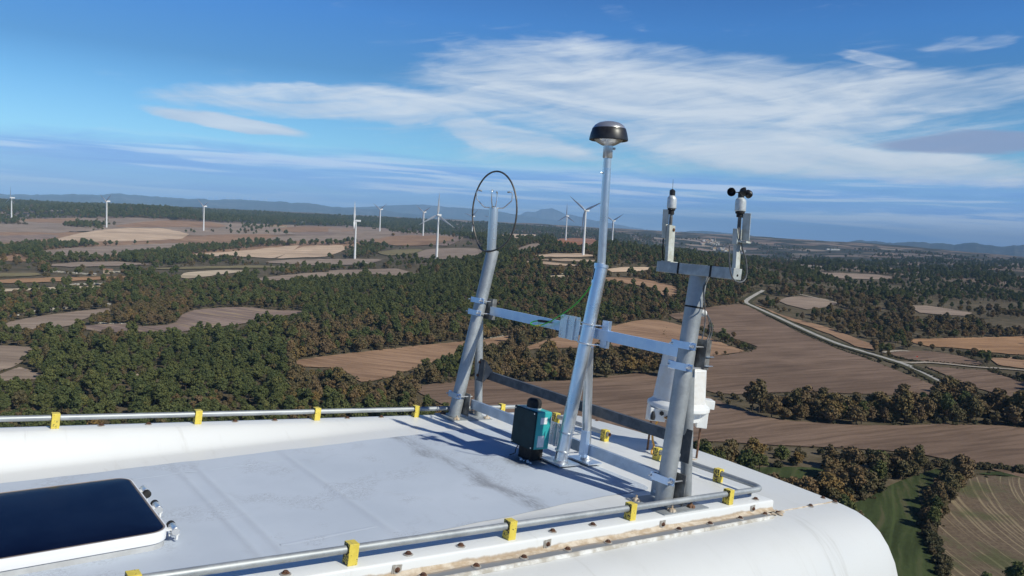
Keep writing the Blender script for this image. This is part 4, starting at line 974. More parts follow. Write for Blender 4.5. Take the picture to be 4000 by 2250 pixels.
def soil(c1, c2, c3=None, fur=0.35, ang=0.4, patch=0.014):
    def f(nt, b):
        p = wpos(nt); x, y, z = nt.sep(p)
        n1 = nt.noise(p, patch, 5, 0.55, 0.3); n2 = nt.noise(p, 0.6, 5, 0.65)
        ca, sa = math.cos(ang), math.sin(ang)
        q = nt.m('ADD', nt.m('MULTIPLY', x, ca), nt.m('MULTIPLY', y, sa)); q2 = nt.m('SUBTRACT', nt.m('MULTIPLY', y, ca), nt.m('MULTIPLY', x, sa))
        fl = nt.noise(nt.xyz(nt.m('MULTIPLY', q, 0.02), nt.m('MULTIPLY', nt.m('ADD', q2, nt.m('MULTIPLY', n1, 14.0)), 0.30), 0.0), 1.0, 4, 0.55)
        k = nt.m('ADD', nt.m('MULTIPLY', n1, 0.55), nt.m('MULTIPLY', n2, 0.45))
        c = nt.mix(nt.sstep(k, 0.34, 0.66), c1, c2)
        if c3: c = nt.mix(nt.m('MULTIPLY', nt.sstep(fl, 0.52, 0.66), 0.8), c, c3)
        band = nt.noise(nt.xyz(nt.m('MULTIPLY', q, 0.006), nt.m('MULTIPLY', nt.m('ADD', q2, nt.m('MULTIPLY', n1, 30.0)), 0.07), 3.0), 1.0, 3, 0.5)
        c = nt.mix(nt.sstep(band, 0.42, 0.62, 0.0, 0.45), c, tuple(min(1, v * 1.35) for v in c2))
        dk = nt.m('MULTIPLY', nt.sstep(fl, 0.56, 0.36), fur * 1.5)
        c = nt.mix(dk, c, tuple(v * 0.50 for v in c1))
        damp = nt.noise(p, 0.0075, 4, 0.55, 0.5)
        c = nt.mix(nt.sstep(damp, 0.50, 0.66, 0.0, 0.42), c, tuple(v * 0.62 for v in c1))
        tr = nt.m('ABSOLUTE', nt.m('SINE', nt.m('MULTIPLY', nt.m('ADD', q2, nt.m('MULTIPLY', n1, 5.0)), 0.17)))
        c = nt.mix(nt.m('MULTIPLY', nt.sstep(tr, 0.10, 0.03), nt.sstep(damp, 0.40, 0.55, 0.45, 0.1)), c, tuple(min(1, v * 1.45) for v in c2))
        nt.l.new(c, b.inputs['Base Color'])
        bump(nt, b, nt.m('ADD', n2, fl), 0.5, 0.35)
    return f
def fm(name, *a, **kw): M[name] = mat(name, a[0], 0.95, spec=0.1, build=soil(*a, **kw))
fm('brown', (0.164, 0.108, 0.076), (0.217, 0.147, 0.106), ang=0.5)
fm('brown2', (0.273, 0.163, 0.101), (0.356, 0.224, 0.140), ang=-0.3)
fm('mauve', (0.259, 0.194, 0.151), (0.342, 0.260, 0.202), ang=0.2)
fm('mauve2', (0.226, 0.161, 0.136), (0.275, 0.201, 0.168), (0.402, 0.296, 0.154), ang=-0.5)
fm('beige', (0.466, 0.328, 0.225), (0.622, 0.458, 0.322), ang=0.1, fur=0.2)
fm('pale', (0.438, 0.340, 0.239), (0.567, 0.457, 0.331), ang=0.1, fur=0.15)
fm('orange', (0.314, 0.177, 0.095), (0.414, 0.246, 0.136), ang=0.3)
fm('red', (0.269, 0.117, 0.061), (0.347, 0.158, 0.081), ang=0.3)
fm('green', (0.042, 0.056, 0.020), (0.060, 0.080, 0.030), (0.105, 0.095, 0.052), ang=1.1, fur=0.35)
fm('palegreen', (0.175, 0.153, 0.076), (0.255, 0.202, 0.108), ang=0.1, fur=0.2)
def stubble(nt, b):
    p = wpos(nt); x, y, z = nt.sep(p)
    n1 = nt.noise(p, 0.05, 5, 0.55); n2 = nt.noise(p, 0.9, 6, 0.7)
    # drilled rows following the curve of the hedge
    dx = nt.m('SUBTRACT', x, ROWC[0]); dy = nt.m('SUBTRACT', y, ROWC[1])
    rr = nt.m('ADD', nt.m('SQRT', nt.m('ADD', nt.m('MULTIPLY', dx, dx), nt.m('MULTIPLY', dy, dy))), nt.m('MULTIPLY', n1, 1.5))
    th = nt.m('MULTIPLY', nt.m('ARCTAN2', dx, dy), 2.0)
    row = nt.noise(nt.xyz(nt.m('MULTIPLY', rr, 1.05), th, 0.0), 1.0, 3, 0.5)
    c = nt.mix(nt.sstep(n2, 0.35, 0.65), (0.115, 0.082, 0.055), (0.175, 0.130, 0.090))
    c = nt.mix(nt.m('MULTIPLY', nt.sstep(row, 0.54, 0.62), 0.8), c, (0.30, 0.235, 0.145))
    c = nt.mix(nt.m('MULTIPLY', nt.sstep(nt.m('ADD', n1, nt.m('MULTIPLY', n2, 0.4)), 0.68, 0.86), 0.55), c, (0.055, 0.085, 0.025))
    nt.l.new(c, b.inputs['Base Color']); bump(nt, b, nt.m('ADD', row, n2), 0.6, 0.25)
ROWC = ground(Z5(2350, 1000)) + np.array([150.0, -25.0, 0.0])
M['stubble'] = mat('drilled_rows', (0.15, 0.11, 0.07), 0.95, spec=0.1, build=stubble)
M['asphalt'] = mat('pale_worn_asphalt', (0.3, 0.28, 0.25), 0.9, spec=0.15, build=varied((0.33, 0.31, 0.28), (0.44, 0.415, 0.375), 0.25, 6))
M['track'] = mat('gravel_track', (0.4, 0.34, 0.27), 0.95, spec=0.1, build=varied((0.33, 0.28, 0.225), (0.46, 0.40, 0.33), 0.3, 6))
M['verge'] = mat('dry_grass_verge', (0.05, 0.05, 0.025), 0.95, spec=0.1, build=varied((0.040, 0.042, 0.018), (0.085, 0.072, 0.040), 0.5, 7))
M['stone'] = mat('pale_dry_stone', (0.45, 0.41, 0.34), 0.95, spec=0.1, build=varied((0.30, 0.265, 0.21), (0.55, 0.51, 0.44), 0.8, 6))
def hills_m(nt, b):
    p = wpos(nt)
    n1 = nt.noise(p, 0.0011, 7, 0.6); n2 = nt.noise(nt.vm('MULTIPLY', p, (1.0, 0.5, 1.0)), 0.005, 6, 0.65)
    nt.l.new(nt.ramp(nt.m('ADD', nt.m('MULTIPLY', n1, 0.5), nt.m('MULTIPLY', n2, 0.5)), [(0.36, (0.022, 0.030, 0.022)), (0.50, (0.045, 0.050, 0.038)), (0.62, (0.10, 0.095, 0.08)), (0.72, (0.26, 0.23, 0.20))]), b.inputs['Base Color'])
M['hills'] = mat('far_hills', (0.08, 0.07, 0.05), 0.95, spec=0.1, build=hills_m)
M['rockm'] = mat('mountain_rock', (0.2, 0.18, 0.15), 0.95, spec=0.1, build=varied((0.035, 0.042, 0.04), (0.10, 0.10, 0.095), 0.0012, 7))

# ---- ground sheet to the horizon
ang = np.concatenate([np.arange(-46, 46.01, 0.4), np.arange(48, 314, 4.0)])
rads = np.concatenate([[0.0], np.geomspace(40, 40000, 245)])
AA, RR = np.meshgrid(np.radians(ang), rads)
X, Y = RR * np.sin(AA), RR * np.cos(AA); Zh = height(X, Y)
na = len(ang); vsl = np.stack([X, Y, Zh], -1)[1:].reshape(-1, 3)
verts = np.concatenate([vsl, [[0, 0, float(height(0, 0.001))]]]); nr = len(rads) - 1
fs = [(i * na + j, i * na + (j + 1) % na, (i + 1) * na + (j + 1) % na, (i + 1) * na + j) for i in range(nr - 1) for j in range(na)]
fs += [(j, len(verts) - 1, (j + 1) % na) for j in range(na)]
me = bpy.data.meshes.new('ground'); me.from_pydata(verts.tolist(), [], fs)
me.polygons.foreach_set('use_smooth', [True] * len(fs)); me.materials.append(M['terrain']); me.update()
tag(link('ground', me), kind='structure')

# ---- draped sheets: fields, roads
def off(r_): return 0.10 + 0.0008 * r_
def drape(name, pts, mt, lift=0.0, step=None):
    """a sheet with the outline pts lying on the land"""
    xy = np.array([(p[0], p[1]) for p in pts]); c = xy.mean(0)
    me = bpy.data.meshes.new(name); bm = bmesh.new()
    vv = [bm.verts.new((p[0] - c[0], p[1] - c[1], 0)) for p in xy]
    f = bm.faces.new(vv); bmesh.ops.triangulate(bm, faces=[f])
    lo, hi = xy.min(0) - c, xy.max(0) - c
    st = step or max(7.0, min(35.0, np.linalg.norm(c) * 0.022))
    for ax in (0, 1):
        for q in np.arange(lo[ax] + st, hi[ax], st):
            no = (1, 0, 0) if ax == 0 else (0, 1, 0)
            bmesh.ops.bisect_plane(bm, geom=bm.verts[:] + bm.edges[:] + bm.faces[:], plane_co=(q, 0, 0) if ax == 0 else (0, q, 0), plane_no=no)
    co = np.array([v.co[:] for v in bm.verts]); X_, Y_ = co[:, 0] + c[0], co[:, 1] + c[1]
    Z_ = height(X_, Y_) + off(np.hypot(X_, Y_)) + lift
    for v, z in zip(bm.verts, Z_): v.co.z = z
    bmesh.ops.recalc_face_normals(bm, faces=bm.faces)
    if sum(f.normal.z for f in bm.faces) < 0: bmesh.ops.reverse_faces(bm, faces=bm.faces)
    bm.to_mesh(me); bm.free()
    me.polygons.foreach_set('use_smooth', [True] * len(me.polygons)); me.materials.append(mt)
    o = link(name, me); o.location = (c[0], c[1], 0)
    return tag(o, kind='structure')
def densify(poly, step=22, jit=2.0, seed=0):
    r_ = random.Random(seed); out = []
    n_ = len(poly)
    for i in range(n_):                      # Catmull-Rom through the corners, then a slightly uneven edge
        p0, p1, p2, p3 = [np.array(poly[(i + k) % n_], float) for k in (-1, 0, 1, 2)]
        L_ = np.linalg.norm(p2 - p1); k_ = max(1, int(L_ / step))
        for j in range(k_):
            t = j / k_
            cr = 0.5 * ((2 * p1) + (-p0 + p2) * t + (2 * p0 - 5 * p1 + 4 * p2 - p3) * t * t + (-p0 + 3 * p1 - 3 * p2 + p3) * t ** 3)
            q = 0.5 * cr + 0.5 * (p1 * (1 - t) + p2 * t)
            out.append(q + np.array([r_.uniform(-jit, jit), r_.uniform(-jit, jit) * 0.5]))
    return out
FIELDS = []
CR = lambda x, y: (x / 1.288, 650 + y / 1.288)
CS = lambda x, y: (2000 + x / 1.288, 850 + y / 1.288)
def field(Z, mt, pts): FIELDS.append((mt, [Z(*p) for p in pts]))
# west: rolling plateau
field(Z6, 'beige', [(375, 437), (560, 388), (740, 360), (900, 350), (1150, 354), (1270, 375), (1340, 392), (1290, 425), (1000, 440), (760, 447), (560, 440)])
field(Z6, 'mauve', [(290, 512), (560, 487), (1000, 467), (1300, 453), (1290, 470), (1150, 500), (800, 535), (550, 548), (330, 532)])
field(Z6, 'beige', [(1300, 540), (1700, 512), (2120, 470), (2070, 510), (1940, 562), (1860, 558), (1650, 550), (1400, 550)])
field(Z6, 'beige', [(1960, 564), (2150, 480), (2420, 472), (2450, 500), (2300, 550), (2050, 562)])
field(Z6, 'mauve', [(1880, 592), (2050, 573), (2480, 568), (2700, 572), (2600, 605), (2250, 614)])
field(Z6, 'mauve', [(-80, 332), (200, 325), (400, 322), (530, 362), (420, 385), (200, 380), (-80, 378)])
field(Z6, 'mauve2', [(-80, 405), (150, 400), (330, 395), (420, 408), (250, 440), (100, 455), (-80, 445)])
field(Z6, 'brown2', [(810, 336), (1000, 308), (1200, 295), (1500, 311), (1600, 334), (1540, 348), (1300, 343), (900, 343)])
field(Z6, 'brown2', [(1310, 424), (1500, 398), (1900, 392), (1955, 402), (1850, 428), (1600, 462), (1420, 462)])
field(Z6, 'brown2', [(1970, 350), (2200, 338), (2536, 357), (2500, 374), (2200, 378), (2000, 378)])
field(Z6, 'mauve', [(1870, 438), (1990, 404), (2400, 396), (2760, 402), (2740, 426), (2200, 440)])
field(Z6, 'brown2', [(100, 290), (300, 285), (550, 282), (560, 300), (430, 315), (200, 305)])
field(Z6, 'mauve', [(720, 290), (950, 280), (1100, 287), (980, 300), (800, 310)])
field(Z6, 'pale', [(1265, 698), (1300, 668), (1560, 648), (1760, 650), (1690, 662), (1480, 690), (1320, 708)])
field(Z6, 'mauve', [(1750, 714), (2000, 684), (2250, 664), (2420, 668), (2400, 690), (2100, 715), (1900, 722)])
field(Z6, 'mauve', [(300, 612), (550, 592), (820, 588), (1090, 605), (800, 618), (500, 625)])
field(Z6, 'orange', [(-80, 722), (300, 702), (560, 697), (890, 693), (860, 708), (600, 720), (250, 735), (-80, 742)])
field(Z6, 'pale', [(-80, 788), (300, 772), (650, 758), (840, 762), (600, 775), (100, 797), (-80, 802)])
field(Z6, 'palegreen', [(1000, 640), (1400, 622), (1800, 615), (2200, 630), (1800, 632), (1300, 640)])
field(Z6, 'palegreen', [(-80, 672), (200, 668), (330, 675), (200, 690), (-80, 694)])
field(Z6, 'mauve', [(20, 1042), (60, 1015), (250, 980), (500, 945), (760, 920), (870, 917), (780, 937), (680, 965), (560, 1008), (540, 1035), (420, 1052), (250, 1068), (80, 1060)])
field(Z6, 'mauve2', [(545, 1050), (700, 1032), (880, 1030), (1050, 1046), (1180, 1036), (1250, 1015), (1285, 965), (1350, 937), (1550, 912), (1780, 910), (1880, 927), (2150, 937), (2170, 950), (1900, 985), (1700, 1030), (1450, 1060), (1200, 1093), (1100, 1083), (800, 1088), (620, 1072)])
field(Z6, 'mauve', [(-100, 1190), (200, 1190), (320, 1197), (195, 1217), (172, 1280), (100, 1330), (-100, 1380)])
field(Z6, 'mauve', [(-100, 1400), (0, 1385), (140, 1335), (250, 1368), (350, 1412), (200, 1425), (-100, 1435)])
field(Z6, 'pale', [(860, 1402), (950, 1386), (1080, 1367), (1215, 1352), (1200, 1367), (1060, 1392), (880, 1412)])
# centre
field(Z7, 'brown2', [(-275, 1290), (0, 1250), (300, 1217), (620, 1180), (920, 1154), (1060, 1142), (1270, 1108), (1285, 1130), (1220, 1165), (1070, 1188), (880, 1222), (840, 1290), (690, 1302), (560, 1350), (430, 1400), (200, 1440), (60, 1345), (-100, 1335), (-235, 1328)])
field(Z7, 'brown2', [(1320, 1215), (1480, 1152), (1620, 1110), (1950, 1050), (2100, 1014), (2220, 998), (2350, 1010), (2460, 1037), (2570, 1090), (2620, 1150), (2560, 1215), (2330, 1235), (2000, 1188), (1700, 1198), (1500, 1200)])
field(d2, 'brown', [(1040, 976), (1200, 956), (1330, 963), (1480, 956), (1600, 941), (1690, 955), (1780, 1000), (1840, 1022), (1950, 1056), (2100, 1069), (2250, 1073), (2400, 1069), (2620, 1086), (2640, 1215), (2450, 1172), (2300, 1142), (2120, 1129), (1950, 1122), (1780, 1112), (1500, 1116), (1200, 1062), (1100, 1012)])
field(Z7, 'palegreen', [(310, 522), (450, 502), (620, 497), (640, 505), (560, 530), (400, 545)])
field(Z7, 'mauve', [(655, 503), (800, 492), (1000, 492), (1080, 510), (1050, 535), (930, 562), (740, 570), (600, 556), (590, 530)])
field(Z7, 'mauve', [(-30, 652), (200, 642), (460, 637), (560, 666), (640, 685), (500, 690), (300, 675), (100, 690), (-30, 715)])
field(Z7, 'mauve', [(-30, 350), (200, 352), (400, 371), (415, 392), (280, 398), (-30, 385)])
field(Z7, 'brown2', [(260, 432), (450, 405), (700, 403), (855, 416), (840, 438), (700, 466), (550, 476), (400, 468), (310, 450)])
field(Z7, 'red', [(1560, 428), (1700, 421), (1850, 427), (1880, 450), (1800, 468), (1650, 464), (1580, 442)])
field(Z7, 'beige', [(1380, 547), (1550, 532), (1770, 530), (1870, 548), (1700, 556), (1500, 553)])
field(Z7, 'beige', [(1440, 573), (1650, 566), (1870, 580), (1860, 592), (1620, 583)])
field(Z7, 'beige', [(1290, 577), (1500, 587), (1720, 610), (1755, 620), (1600, 612), (1350, 592)])
field(Z7, 'mauve', [(1290, 500), (1400, 462), (1500, 460), (1420, 490), (1330, 508)])
field(Z7, 'beige', [(1100, 407), (1300, 392), (1450, 397), (1505, 406), (1300, 420), (1150, 416)])
field(Z7, 'pale', [(1460, 692), (1600, 684), (1690, 682), (1700, 690), (1560, 704)])
field(Z7, 'brown2', [(1720, 708), (1960, 698), (2150, 708), (2330, 737), (2430, 770), (2440, 825), (2340, 826), (2250, 770), (2000, 730)])
field(Z7, 'beige', [(1930, 643), (2040, 627), (2200, 627), (2280, 637), (2150, 655), (1980, 660)])
# east
field(Z8, 'brown', [(20, 695), (150, 668), (350, 632), (520, 617), (580, 628), (700, 692), (900, 797), (1100, 882), (1250, 947), (1420, 1002), (1700, 1112), (1950, 1212), (1955, 1230), (1830, 1272), (1650, 1262), (1300, 1248), (900, 1238), (500, 1255), (270, 1222), (270, 995), (420, 978), (600, 948), (650, 920), (560, 885), (300, 795), (120, 735)])
field(Z8, 'brown2', [(620, 615), (700, 642), (820, 692), (1000, 742), (1150, 782), (1330, 852), (1460, 900), (1480, 940), (1340, 912), (1160, 828), (910, 740), (720, 660)])
field(Z8, 'mauve', [(795, 592), (850, 572), (950, 562), (1100, 577), (1235, 610), (1150, 633), (1000, 653), (860, 620)])
field(Z8, 'orange', [(1710, 868), (2000, 857), (2300, 852), (2600, 850), (2600, 975), (2300, 958), (2100, 930), (1860, 915), (1760, 892)])
field(Z8, 'brown', [(1570, 965), (1700, 948), (1900, 953), (2100, 988), (2250, 1040), (2150, 1050), (1900, 1035), (1680, 1000)])
field(Z8, 'brown', [(1850, 1060), (2100, 1076), (2300, 1092), (2400, 1132), (2600, 1180), (2600, 1310), (2300, 1240), (2130, 1185), (1960, 1110)])
field(Z8, 'brown2', [(2290, 1002), (2600, 992), (2600, 1078), (2350, 1046)])
field(Z8, 'mauve', [(1745, 625), (1900, 633), (2170, 680), (2140, 698), (1980, 693), (1800, 678), (1752, 650)])
field(Z8, 'mauve', [(1070, 392), (1250, 397), (1500, 407), (1630, 430), (1500, 443), (1250, 433), (1110, 410)])
field(Z5, 'green', [(260, 500), (500, 487), (800, 492), (930, 522), (960, 545), (850, 568), (700, 588), (480, 570)])
field(Z5, 'green', [(1100, 815), (1300, 732), (1460, 642), (1650, 562), (1850, 502), (1940, 512), (1915, 560), (1845, 640), (1775, 740), (1735, 850), (1700, 960), (1730, 1080), (1790, 1190), (1850, 1330), (1900, 1470), (1450, 1470), (1350, 1050), (1200, 880)])
field(Z5, 'stubble', [(1995, 662), (2085, 592), (2250, 563), (2400, 572), (2650, 605), (2680, 1480), (1950, 1480), (1895, 1250), (1845, 1050), (1885, 900), (1935, 760)])
field(Z5, 'green', [(2190, 545), (2340, 528), (2650, 540), (2660, 592), (2400, 560), (2250, 552)])
field(Z8, 'brown2', [(0, 765), (150, 790), (300, 850), (450, 910), (560, 950), (420, 972), (270, 990), (120, 975), (0, 960)])
OPEN = [('mauve', [CR(*p) for p in ((-60, 285), (300, 262), (700, 268), (1130, 288), (1500, 300), (1500, 345), (1000, 350), (500, 330), (100, 330))]),
        ('mauve2', [CR(*p) for p in ((1480, 300), (1900, 310), (2150, 335), (2330, 358), (2250, 400), (1900, 385), (1500, 365))]),
        ('brown2', [CR(*p) for p in ((-60, 330), (300, 330), (900, 350), (1500, 350), (1850, 395), (1500, 440), (900, 460), (300, 480), (-60, 470))])]
for mt, poly in OPEN:
    drape('field', [ground(p) for p in densify(poly, seed=77)], M[mt], lift=-0.35, step=18)
FPOLY = []
for i, (mt, poly) in enumerate(FIELDS):
    dp = densify(poly, seed=i); FPOLY.append(np.array(dp))
    drape('field', [ground(p) for p in dp], M[mt], lift=0.012 * (i % 7))

def ribbon(name, pts, width, mt, lift, jitter=0.0):
    """a road: centre line on the land, constant width"""
    P_ = np.array([(p[0], p[1]) for p in bez([(*ground(p)[:2], 0) for p in pts], 10)])
    T_ = np.gradient(P_, axis=0); T_ /= np.linalg.norm(T_, axis=1)[:, None]; N_ = np.stack([-T_[:, 1], T_[:, 0]], 1)
    rows = []; r_ = random.Random(1)
    for p, n_ in zip(P_, N_):
        row = []
        for s_ in (-1, -0.5, 0, 0.5, 1):
            q = p + n_ * (s_ * (width / 2 + (r_.uniform(-jitter, jitter) if abs(s_) == 1 else 0)))
            row.append((q[0], q[1], float(height(*q)) + off(math.hypot(*q)) + lift))
        rows.append(row)
    mb = MB(); mb.grid(rows); me = mb.mesh(name, mt)
    return tag(link(name, me), kind='structure'), P_
road_px = [Z8(*p) for p in ((690, 520), (640, 548), (580, 585), (572, 608), (650, 645), (800, 713), (950, 783), (1100, 850), (1250, 908), (1400, 953), (1550, 998), (1700, 1046), (1850, 1113), (2000, 1187), (2200, 1275), (2330, 1330))]
ROADS = []
_, P_ = ribbon('verge', road_px, 13.0, M['verge'], 0.10, 1.2); ROADS.append((P_, 8.0))
ribbon('road', road_px, 4.6, M['asphalt'], 0.16, 0.15)
br_px = [Z8(*p) for p in ((1640, 1024), (1740, 1033), (1850, 1030), (2000, 1042), (2200, 1062), (2400, 1075), (2700, 1100))]
_, P_ = ribbon('road', br_px, 4.4, M['track'], 0.15, 0.3); ROADS.append((P_, 5.0))
for px_ in ([Z8(*p) for p in ((1540, 960), (1640, 948), (1720, 950))], [Z6(*p) for p in ((2505, 572), (2560, 580), (2600, 600))], [Z8(*p) for p in ((930, 380), (1010, 378), (1100, 392))], [Z8(*p) for p in ((1540, 492), (1650, 500), (1800, 520), (2000, 548))], [Z8(*p) for p in ((950, 548), (1060, 572), (1240, 612))]):
    _, P_ = ribbon('track', px_, 4.0, M['track'], 0.15, 0.3); ROADS.append((P_, 4.0))

ROADPOLY = []
for pl, h_ in ((road_px[:-2], 13), (br_px, 8)):
    pl = np.array(pl); ROADPOLY.append(np.concatenate([pl - [0, h_ * 0.8], (pl + [0, h_])[::-1]]))
# ---- far ranges as real ridges of land
def rng_ridge(name, mt, prof_, rc, r0_, r1_, rough, seed, na_=260, nr_=46, label=None):
    """prof_: (overview x, overview y) points of the skyline; rc: distance of the crest"""
    A1 = np.array([(azel(x, y)[0], CAMZ + rc * math.tan(rad(azel(x, y)[1]))) for x, y in prof_])
    az_ = np.linspace(A1[0, 0], A1[-1, 0], na_); cr = np.interp(az_, A1[:, 0], A1[:, 1])
    r_ = np.random.default_rng(seed); ph = r_.uniform(0, 6.28, 12); fq = np.array([11, 17, 23, 37, 53, 71, 97, 131, 173, 211, 263, 331]) * 0.022
    nz = sum(np.sin(az_ * f_ * 2.2 + p_) / (i + 1.5) for i, (f_, p_) in enumerate(zip(fq, ph)))
    rows = []
    for k in np.linspace(0, 1, nr_):
        rr = r0_ + (r1_ - r0_) * k; kc = (rc - r0_) / (r1_ - r0_)
        s_ = (k / kc) if k < kc else max(0.0, 1 - (k - kc) / (1 - kc))
        sh = smooth01(np.array(s_)) ** 0.8
        g2 = sum(np.sin(az_ * f_ * 3.1 + k * 40 / (i + 2) + p_) / (i + 1.5) for i, (f_, p_) in enumerate(zip(fq, ph[::-1])))
        z = -180 + (cr + 180 + nz * rough * 0.5) * sh + g2 * rough * sh * (1 - 0.75 * sh) * 2.0
        rows.append([(rr * math.sin(rad(a)), rr * math.cos(rad(a)), zz) for a, zz in zip(az_, z)])
    mb = MB(); mb.grid(rows); return tag(link(name, mb.mesh(name, mt, sharp=80)), kind='structure')
rng_ridge('hills', M['hills'], [(-250, 500), (-60, 488), (0, 487), (200, 488), (350, 494), (520, 500), (640, 504), (760, 512), (850, 521), (960, 528), (1100, 545), (1250, 566), (1400, 575)], 20000, 12500, 25000, 34, 1)
rng_ridge('hills', M['hills'], [(600, 540), (750, 528), (900, 521), (980, 517), (1060, 514), (1150, 522), (1230, 528), (1330, 545), (1500, 570), (1700, 592)], 26000, 21500, 30000, 20, 2)
rng_ridge('mountain', M['rockm'], [(1180, 566), (1270, 556), (1310, 540), (1325, 533), (1345, 536), (1358, 529), (1372, 528), (1388, 526), (1402, 531), (1418, 537), (1440, 540), (1480, 552), (1540, 560), (1600, 574), (1680, 590), (1760, 596)], 30000, 26000, 35000, 46, 3)
rng_ridge('hills', M['hills'], [(1560, 592), (1640, 590), (1700, 584), (1760, 580), (1830, 586), (1900, 594), (1990, 603)], 21000, 16500, 25000, 20, 4)
rng_ridge('hills', M['hills'], [(1980, 610), (2080, 610), (2130, 606), (2165, 602), (2200, 607), (2240, 612), (2300, 610), (2360, 614), (2400, 616), (2440, 611), (2480, 615), (2520, 619), (2576, 615), (2700, 628)], 16500, 12500, 20000, 24, 5)

# ------------------------------------------------------------------ trees
def leafmat(name, stops):
    def f(nt, b):
        oi = nt.node('ShaderNodeObjectInfo'); g = nt.node('ShaderNodeTexCoord').outputs['Object']
        n = nt.noise(g, 0.55, 3, 0.5)
        k = nt.m('ADD', nt.m('MULTIPLY', oi.outputs['Random'], 0.75), nt.m('MULTIPLY', n, 0.35))
        nt.l.new(nt.ramp(k, stops), b.inputs['Base Color'])
    return mat(name, stops[0][1], 0.75, spec=0.2, build=f)
M['pine_leaf'] = leafmat('pine_needles', [(0.05, (0.054, 0.073, 0.026)), (0.35, (0.078, 0.093, 0.031)), (0.65, (0.110, 0.116, 0.036)), (0.85, (0.090, 0.108, 0.039)), (0.98, (0.172, 0.151, 0.044))])
M['oak_leaf'] = leafmat('autumn_oak_leaves', [(0.05, (0.126, 0.092, 0.054)), (0.28, (0.172, 0.116, 0.058)), (0.48, (0.106, 0.092, 0.042)), (0.66, (0.195, 0.123, 0.058)), (0.80, (0.095, 0.087, 0.038)), (0.97, (0.240, 0.148, 0.050))])
M['bush_leaf'] = leafmat('scrub_leaves', [(0.05, (0.057, 0.060, 0.029)), (0.45, (0.088, 0.081, 0.040)), (0.95, (0.137, 0.100, 0.052))])
M['bark'] = mat('bark', (0.09, 0.07, 0.05), 0.95, spec=0.1, build=varied((0.06, 0.045, 0.034), (0.13, 0.10, 0.078), 2.0, 5))
ICO = bmesh.new(); bmesh.ops.create_icosphere(ICO, subdivisions=2, radius=1.0)
ICO_V = np.array([v.co[:] for v in ICO.verts]); ICO_F = [tuple(v.index for v in f.verts) for f in ICO.faces]; ICO.free()
